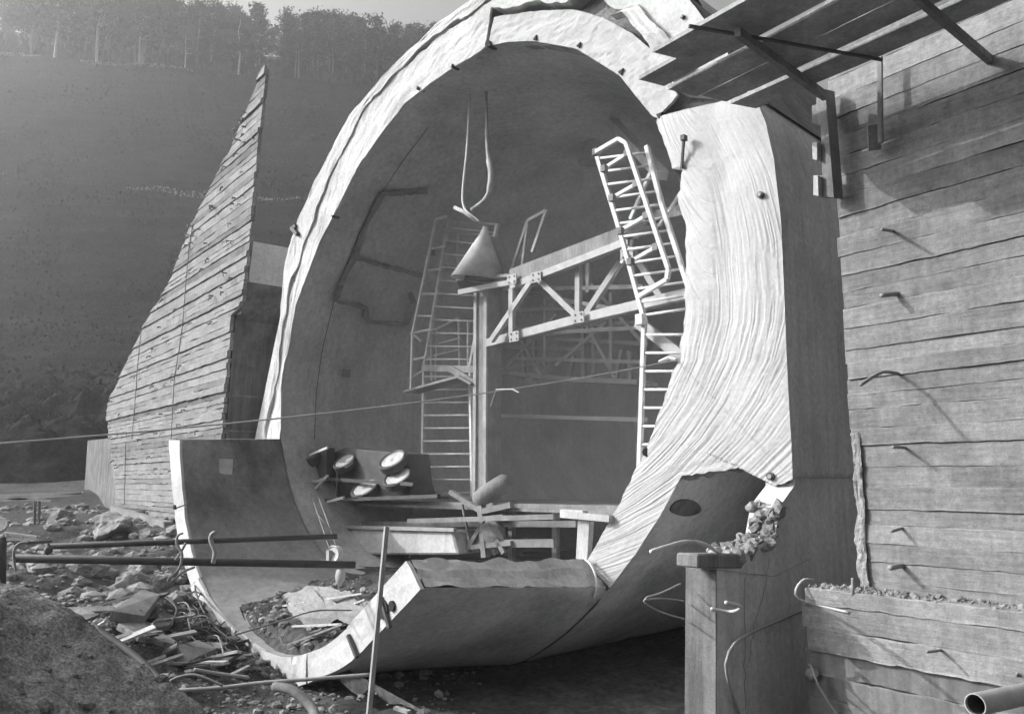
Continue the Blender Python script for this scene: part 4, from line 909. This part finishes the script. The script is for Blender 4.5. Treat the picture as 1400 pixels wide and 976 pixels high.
# bent bars
tg = thing('rebar_tangle', 'tangled heap of bent reinforcing bars spilling from the trough rim', 'rebar', tuple(gpt(300, 880)))
R_ = np.random.RandomState(23)
def gl(px, py, lift): q = gpt(px, py); return q+UP*lift
for k_ in range(64):
    x0, y0 = R_.uniform(238, 335), R_.uniform(790, 880); an = R_.uniform(-.6, 1.2); ln = R_.uniform(25, 70)
    x1, y1 = x0+ln*math.cos(an), y0+ln*math.sin(an)
    pts = [gl(x0, y0, .05), gl((x0+x1)/2, (y0+y1)/2, R_.uniform(.1, .35)), gl(x1, y1, .04)]
    polytube('bar', pts, R_.uniform(.008, .016), ('rust', 'dark')[k_ % 2], tg, None, 5, True)
for pts in ([(262, 790), (268, 830), (285, 868), (320, 900)], [(270, 800), (276, 820), (268, 838)], [(232, 800), (262, 808), (266, 825)], [(225, 835), (240, 852), (232, 875)]):
    polytube('bar', [gl(*q, .25) for q in pts], .016, 'dark', tg, None, 6, True)
def longbar(pts, r_, m, lb_, lifts=None, Y_=None):
    P_ = [aty(*q, Y_[i]) for i, q in enumerate(pts)]
    t_ = MB(); t_.tube(smooth_line(P_, 30), r_, 7); return t_.build('reinforcing_bar', M[m], smooth=True, label=lb_, cat='rebar')
longbar([(238, 944), (300, 940), (360, 933), (440, 927), (508, 922)], .022, 'steel', 'long straight pale bar lying level to the batten foot', Y_=[9.2, 9.3, 9.4, 9.5, 9.6])
longbar([(130, 858), (180, 893), (215, 925), (240, 955)], .035, 'dark', 'dark bar lying along the edge of the spoil mound', Y_=[7.9, 7.7, 7.5, 7.3])
longbar([(225, 935), (245, 925), (270, 923), (305, 937)], .014, 'rust', 'thin arched bar standing beside the mound edge', Y_=[8.3]*4)
longbar([(375, 938), (400, 944), (425, 965), (436, 990)], .05, 'wood', 'thick bent hose curling down at the bottom edge', Y_=[8.8, 8.7, 8.6, 8.4])
longbar([(320, 868), (380, 850), (430, 835), (480, 834)], .012, 'rust', 'thin curved bar arching over the splintered timber', Y_=[11, 11.5, 12, 12.5])
longbar([(265, 915), (300, 921), (340, 926)], .02, 'steel', 'short bar leaning on the grainy concrete block', Y_=[9.0, 9.1, 9.2])
# splintered timber pile in the trough
R_ = np.random.RandomState(31)
tw = thing('timber_pile', 'pile of splintered pale timber and sheeting lying in the bottom of the trough', 'timber', tuple(B(420, 880, .8)))
SB = [(380, 838, 495, 836, .9), (388, 850, 490, 852, .8), (400, 868, 500, 845, .7), (350, 905, 440, 885, .25), (330, 915, 470, 880, .15), (360, 918, 430, 895, .1), (400, 866, 465, 880, .2), (410, 842, 480, 862, .9), (395, 858, 450, 870, .8)]
for (xa, ya, xb, yb, o_) in SB:
    polybar('splinter', [B(xa, ya, o_)+UP*.12, B(xb, yb, o_+.2)+UP*.3], R_.uniform(.04, .09), .03, ('wood_l', 'wood_l', 'wood')[R_.randint(3)], tw)
Gs = np.zeros((26, 14, 3)); P00, P10, P01 = B(383, 838, 1.3), B(498, 842, 1.3), B(400, 872, .6)
for i in range(26):
    for j in range(14):
        q = P00+(P10-P00)*i/25+(P01-P00)*j/13; Gs[i, j] = q+UP*(.32+.10*float(fbm(i*.12, j*.5, 0, 5, 4))+.07*abs(float(fbm(i*.25, j*1.3, 0, 15, 3)))+.10*math.sin(i/25*3.14))
t_ = MB(); t_.grid(Gs); t_.grid(np.stack([Gs[:, -1], Gs[:, -1]-UP*.15], 0)); t_.grid(np.stack([Gs[0], Gs[0]-UP*.2], 0)); t_.build('sheet', M['wall_c'], tw)
t_ = MB(); t_.rock(B(400, 852, .9), (.2, .15, .25), 5, 2, .4); t_.build('chunk', M['shell'], tw)
t_ = MB(); t_.bar(aty(540, 967, 9.3), aty(559, 973, 9.2), .06, .03); t_.build('pale_stick', M['wood_l'], label='short white stick lying alone on the pit floor at bottom centre', cat='stick')

# ------------------------------------------------------------------ trees along the hill top
def tree_proto(kind, seed):
    R = np.random.RandomState(seed); T_ = thing('pine_tree' if kind == 0 else 'birch_tree' if kind == 2 else 'leafy_tree', 'x', 'tree')
    H = {0: 13., 1: 12., 2: 12.}[kind]
    t_ = MB(); t_.tube([(0, 0, -.6), (.1*R.randn(), .1*R.randn(), H*.35), (.2*R.randn(), .2*R.randn(), H*.7), (0, 0, H*.96)], [.16, .13, .08, .03], 6)
    for k in range(9):
        z0 = H*R.uniform(.35, .85); a_ = R.uniform(0, 6.28); l_ = H*.14*(1.3-z0/H); t_.tube([(0, 0, z0), (l_*math.cos(a_), l_*math.sin(a_), z0+l_*.4)], [.05, .015], 4, cap=False)
    t_.build('trunk', M['birch' if kind == 2 else 'bark'], T_)
    c_ = MB(); V = []; Fs = []
    ncl = 60 if kind == 0 else 46
    for k in range(ncl):
        if kind == 0:
            h_ = R.uniform(.28, 1.0); rr_ = H*.17*(1.08-h_)**.7+.15; a_ = R.uniform(0, 6.28); rad_ = rr_*R.uniform(.2, 1); c = np.array([rad_*math.cos(a_), rad_*math.sin(a_), H*h_-rad_*.15]); s_ = np.array([.8, .8, .35])
        else:
            a_ = R.uniform(0, 6.28); h_ = R.uniform(.36, 1.0); rr_ = H*.24*math.sin(min(1, (1.03-h_)*2.2+.1)*1.57); rad_ = rr_*R.uniform(.1, 1)**.6; c = np.array([rad_*math.cos(a_), rad_*math.sin(a_), H*h_]); s_ = np.array([.85, .85, .6])
        for _ in range(26):
            q = c+R.normal(size=3)*s_*.55; n1 = nrm(R.normal(size=3)); n2_ = nrm(np.cross(n1, R.normal(size=3))); l_ = R.uniform(.15, .30)
            i0_ = len(V); V += [q-n1*l_, q+n2_*l_*.6, q+n1*l_, q-n2_*l_*.6]; Fs.append((i0_, i0_+1, i0_+2, i0_+3))
    c_.v = [tuple(p_) for p_ in V]; c_.f = Fs; c_.build('crown', M['leaf_l' if kind == 2 else 'leaf'], T_)
    return T_
protos = [tree_proto(0, 1), tree_proto(1, 2), tree_proto(2, 3), tree_proto(0, 4), tree_proto(1, 5), tree_proto(1, 6)]
names = {0: '%s narrow conifer %s', 1: '%s leafy tree %s', 2: '%s pale birch %s'}
kinds = [0, 1, 2, 0, 1, 1]
R_ = np.random.RandomState(5); used = set()
spots = [(92, 70, 2), (155, 78, 2), (222, 82, 2), (30, 66, 2), (300, 95, 2)]
for k_ in range(150):
    spots.append((None, None, (0, 1, 3, 4, 5)[R_.randint(5)]))
for k_ in range(26): spots.append((R_.uniform(-60, 190), None, (0, 1, 3, 4, 5)[R_.randint(5)]))
for px_, py_, pi in spots:
    if px_ is None:
        y_ = 150+26*R_.uniform(0, 1)**1.3; px_ = R_.uniform(-20, 590); x_ = (px_-700)/F*y_
    else: y_ = 149. if py_ else R_.uniform(151, 172); x_ = (px_-700)/F*y_
    if pi in used: o = dup(protos[pi])
    else: o = protos[pi]; used.add(pi)
    o.location = (x_, y_, float(hill_z(x_, y_))-.2); s_ = R_.uniform(.7, 1.25); s_ *= 1.55 if px_ < 190 else 1.0; o.scale = (s_*1.1, s_*1.1, s_); o.rotation_euler = (0, 0, R_.uniform(0, 6.28))
    k__ = kinds[pi]; o['label'] = names[k__]%('tall' if s_ > 1.08 else 'stunted' if s_ < .85 else 'middling', 'at the hill brow' if y_ < 155 else 'set back in the wood'); zx_ = 700+F*x_/y_; o['label'] += ', near the left edge' if zx_ < 100 else ', left of the wing wall tip' if zx_ < 260 else ', above the wing wall tip' if zx_ < 400 else ', beside the ring'; o['group'] = ('conifers', 'leafy trees', 'birches')[k__]+' along the hilltop'
# tufts and brush over the hillside
def brush(name, m, n_, bench, smin, smax, seed):
    R_ = np.random.RandomState(seed)
    if bench: yy = np.where(R_.rand(n_) < .5, 105., 148.)+R_.uniform(-1.5, 1.5, n_)
    elif smin > .5: yy = 150+24*R_.rand(n_)
    else: yy = 47+101*R_.rand(n_)**.8
    xx = R_.uniform(-.72, -.05, n_)*yy; zz = hill_z(xx, yy); V = []; Fs = []
    keep = fbm(xx*.09, yy*.09, 0, seed, 3) > (-.1 if bench else -.9 if smin > .5 or smin == .0601 else .1)
    for x_, y_, z__ in zip(xx[keep], yy[keep], zz[keep]):
        s_ = (smin+(smax-smin)*R_.rand()**2)*(.5+y_/150)
        for _ in range(3):
            a_ = R_.uniform(0, 3.14); w_ = s_*.5; i0_ = len(V); lx, ly = R_.uniform(-.3, .3, 2)*s_; h_ = s_*R_.uniform(.5, 1.2)
            V += [(x_-w_*math.cos(a_), y_-w_*math.sin(a_), z__-.1), (x_+w_*math.cos(a_), y_+w_*math.sin(a_), z__-.1), (x_+w_*.5*math.cos(a_)+lx, y_+w_*.5*math.sin(a_)+ly, z__+h_), (x_-w_*.5*math.cos(a_)+lx, y_-w_*.5*math.sin(a_)+ly, z__+h_)]; Fs.append((i0_, i0_+1, i0_+2, i0_+3))
    t_ = MB(); t_.v = V; t_.f = Fs; t_.build(name, m, kind='stuff')
brush('hillside_scrub', M['brush'], 16000, False, .06, .34, 8)
brush('hillside_scrub', M['scrub_d'], 15000, False, .0601, .17, 18)
brush('hillside_scrub', M['scrub_l'], 9000, False, .0601, .15, 28)
brush('bench_grass', M['leaf_p'], 2600, True, .08, .24, 9)
brush('undergrowth', M['leaf'], 2600, False, .7, 1.8, 10)
# ------------------------------------------------------------------ air
def volume(name, box, dens, aniso, label=None):
    (x0, y0, z0), (x1, y1, z1) = box; t_ = MB(); t_.box(((x0+x1)/2, (y0+y1)/2, (z0+z1)/2), ((x1-x0)/2, 0, 0), (0, (y1-y0)/2, 0), (0, 0, (z1-z0)/2))
    m = bpy.data.materials.new(name+'_air'); m.use_nodes = True; N = m.node_tree.nodes; N.clear()
    v_ = N.new('ShaderNodeVolumePrincipled'); o_ = N.new('ShaderNodeOutputMaterial'); v_.inputs['Color'].default_value = (.92, .92, .92, 1); v_.inputs['Density'].default_value = dens; v_.inputs['Anisotropy'].default_value = aniso
    m.node_tree.links.new(v_.outputs[0], o_.inputs['Volume']); return t_.build(name, m, kind='stuff')
top_z = max(float(np.max(hill_z(X, Y))), 0)
volume('haze', ((-198, -24, -4), (128, 222, 150)), .0014, .7)

# fine dust hanging inside the tunnel
t_ = MB(); ins = [(6.4+(q[0]-6.4)*.9, 6.0+(q[1]-6.0)*.9) for q in lin_sz[::3]]
t_.prism([un(q[0], q[1], .9) for q in ins], d*(DEEP-2))
m = bpy.data.materials.new('dust_air'); m.use_nodes = True; N = m.node_tree.nodes; N.clear()
v_ = N.new('ShaderNodeVolumePrincipled'); o_ = N.new('ShaderNodeOutputMaterial'); v_.inputs['Color'].default_value = (.95, .95, .95, 1); v_.inputs['Density'].default_value = .022; v_.inputs['Anisotropy'].default_value = .2
m.node_tree.links.new(v_.outputs[0], o_.inputs['Volume']); t_.build('dust', m, kind='stuff')
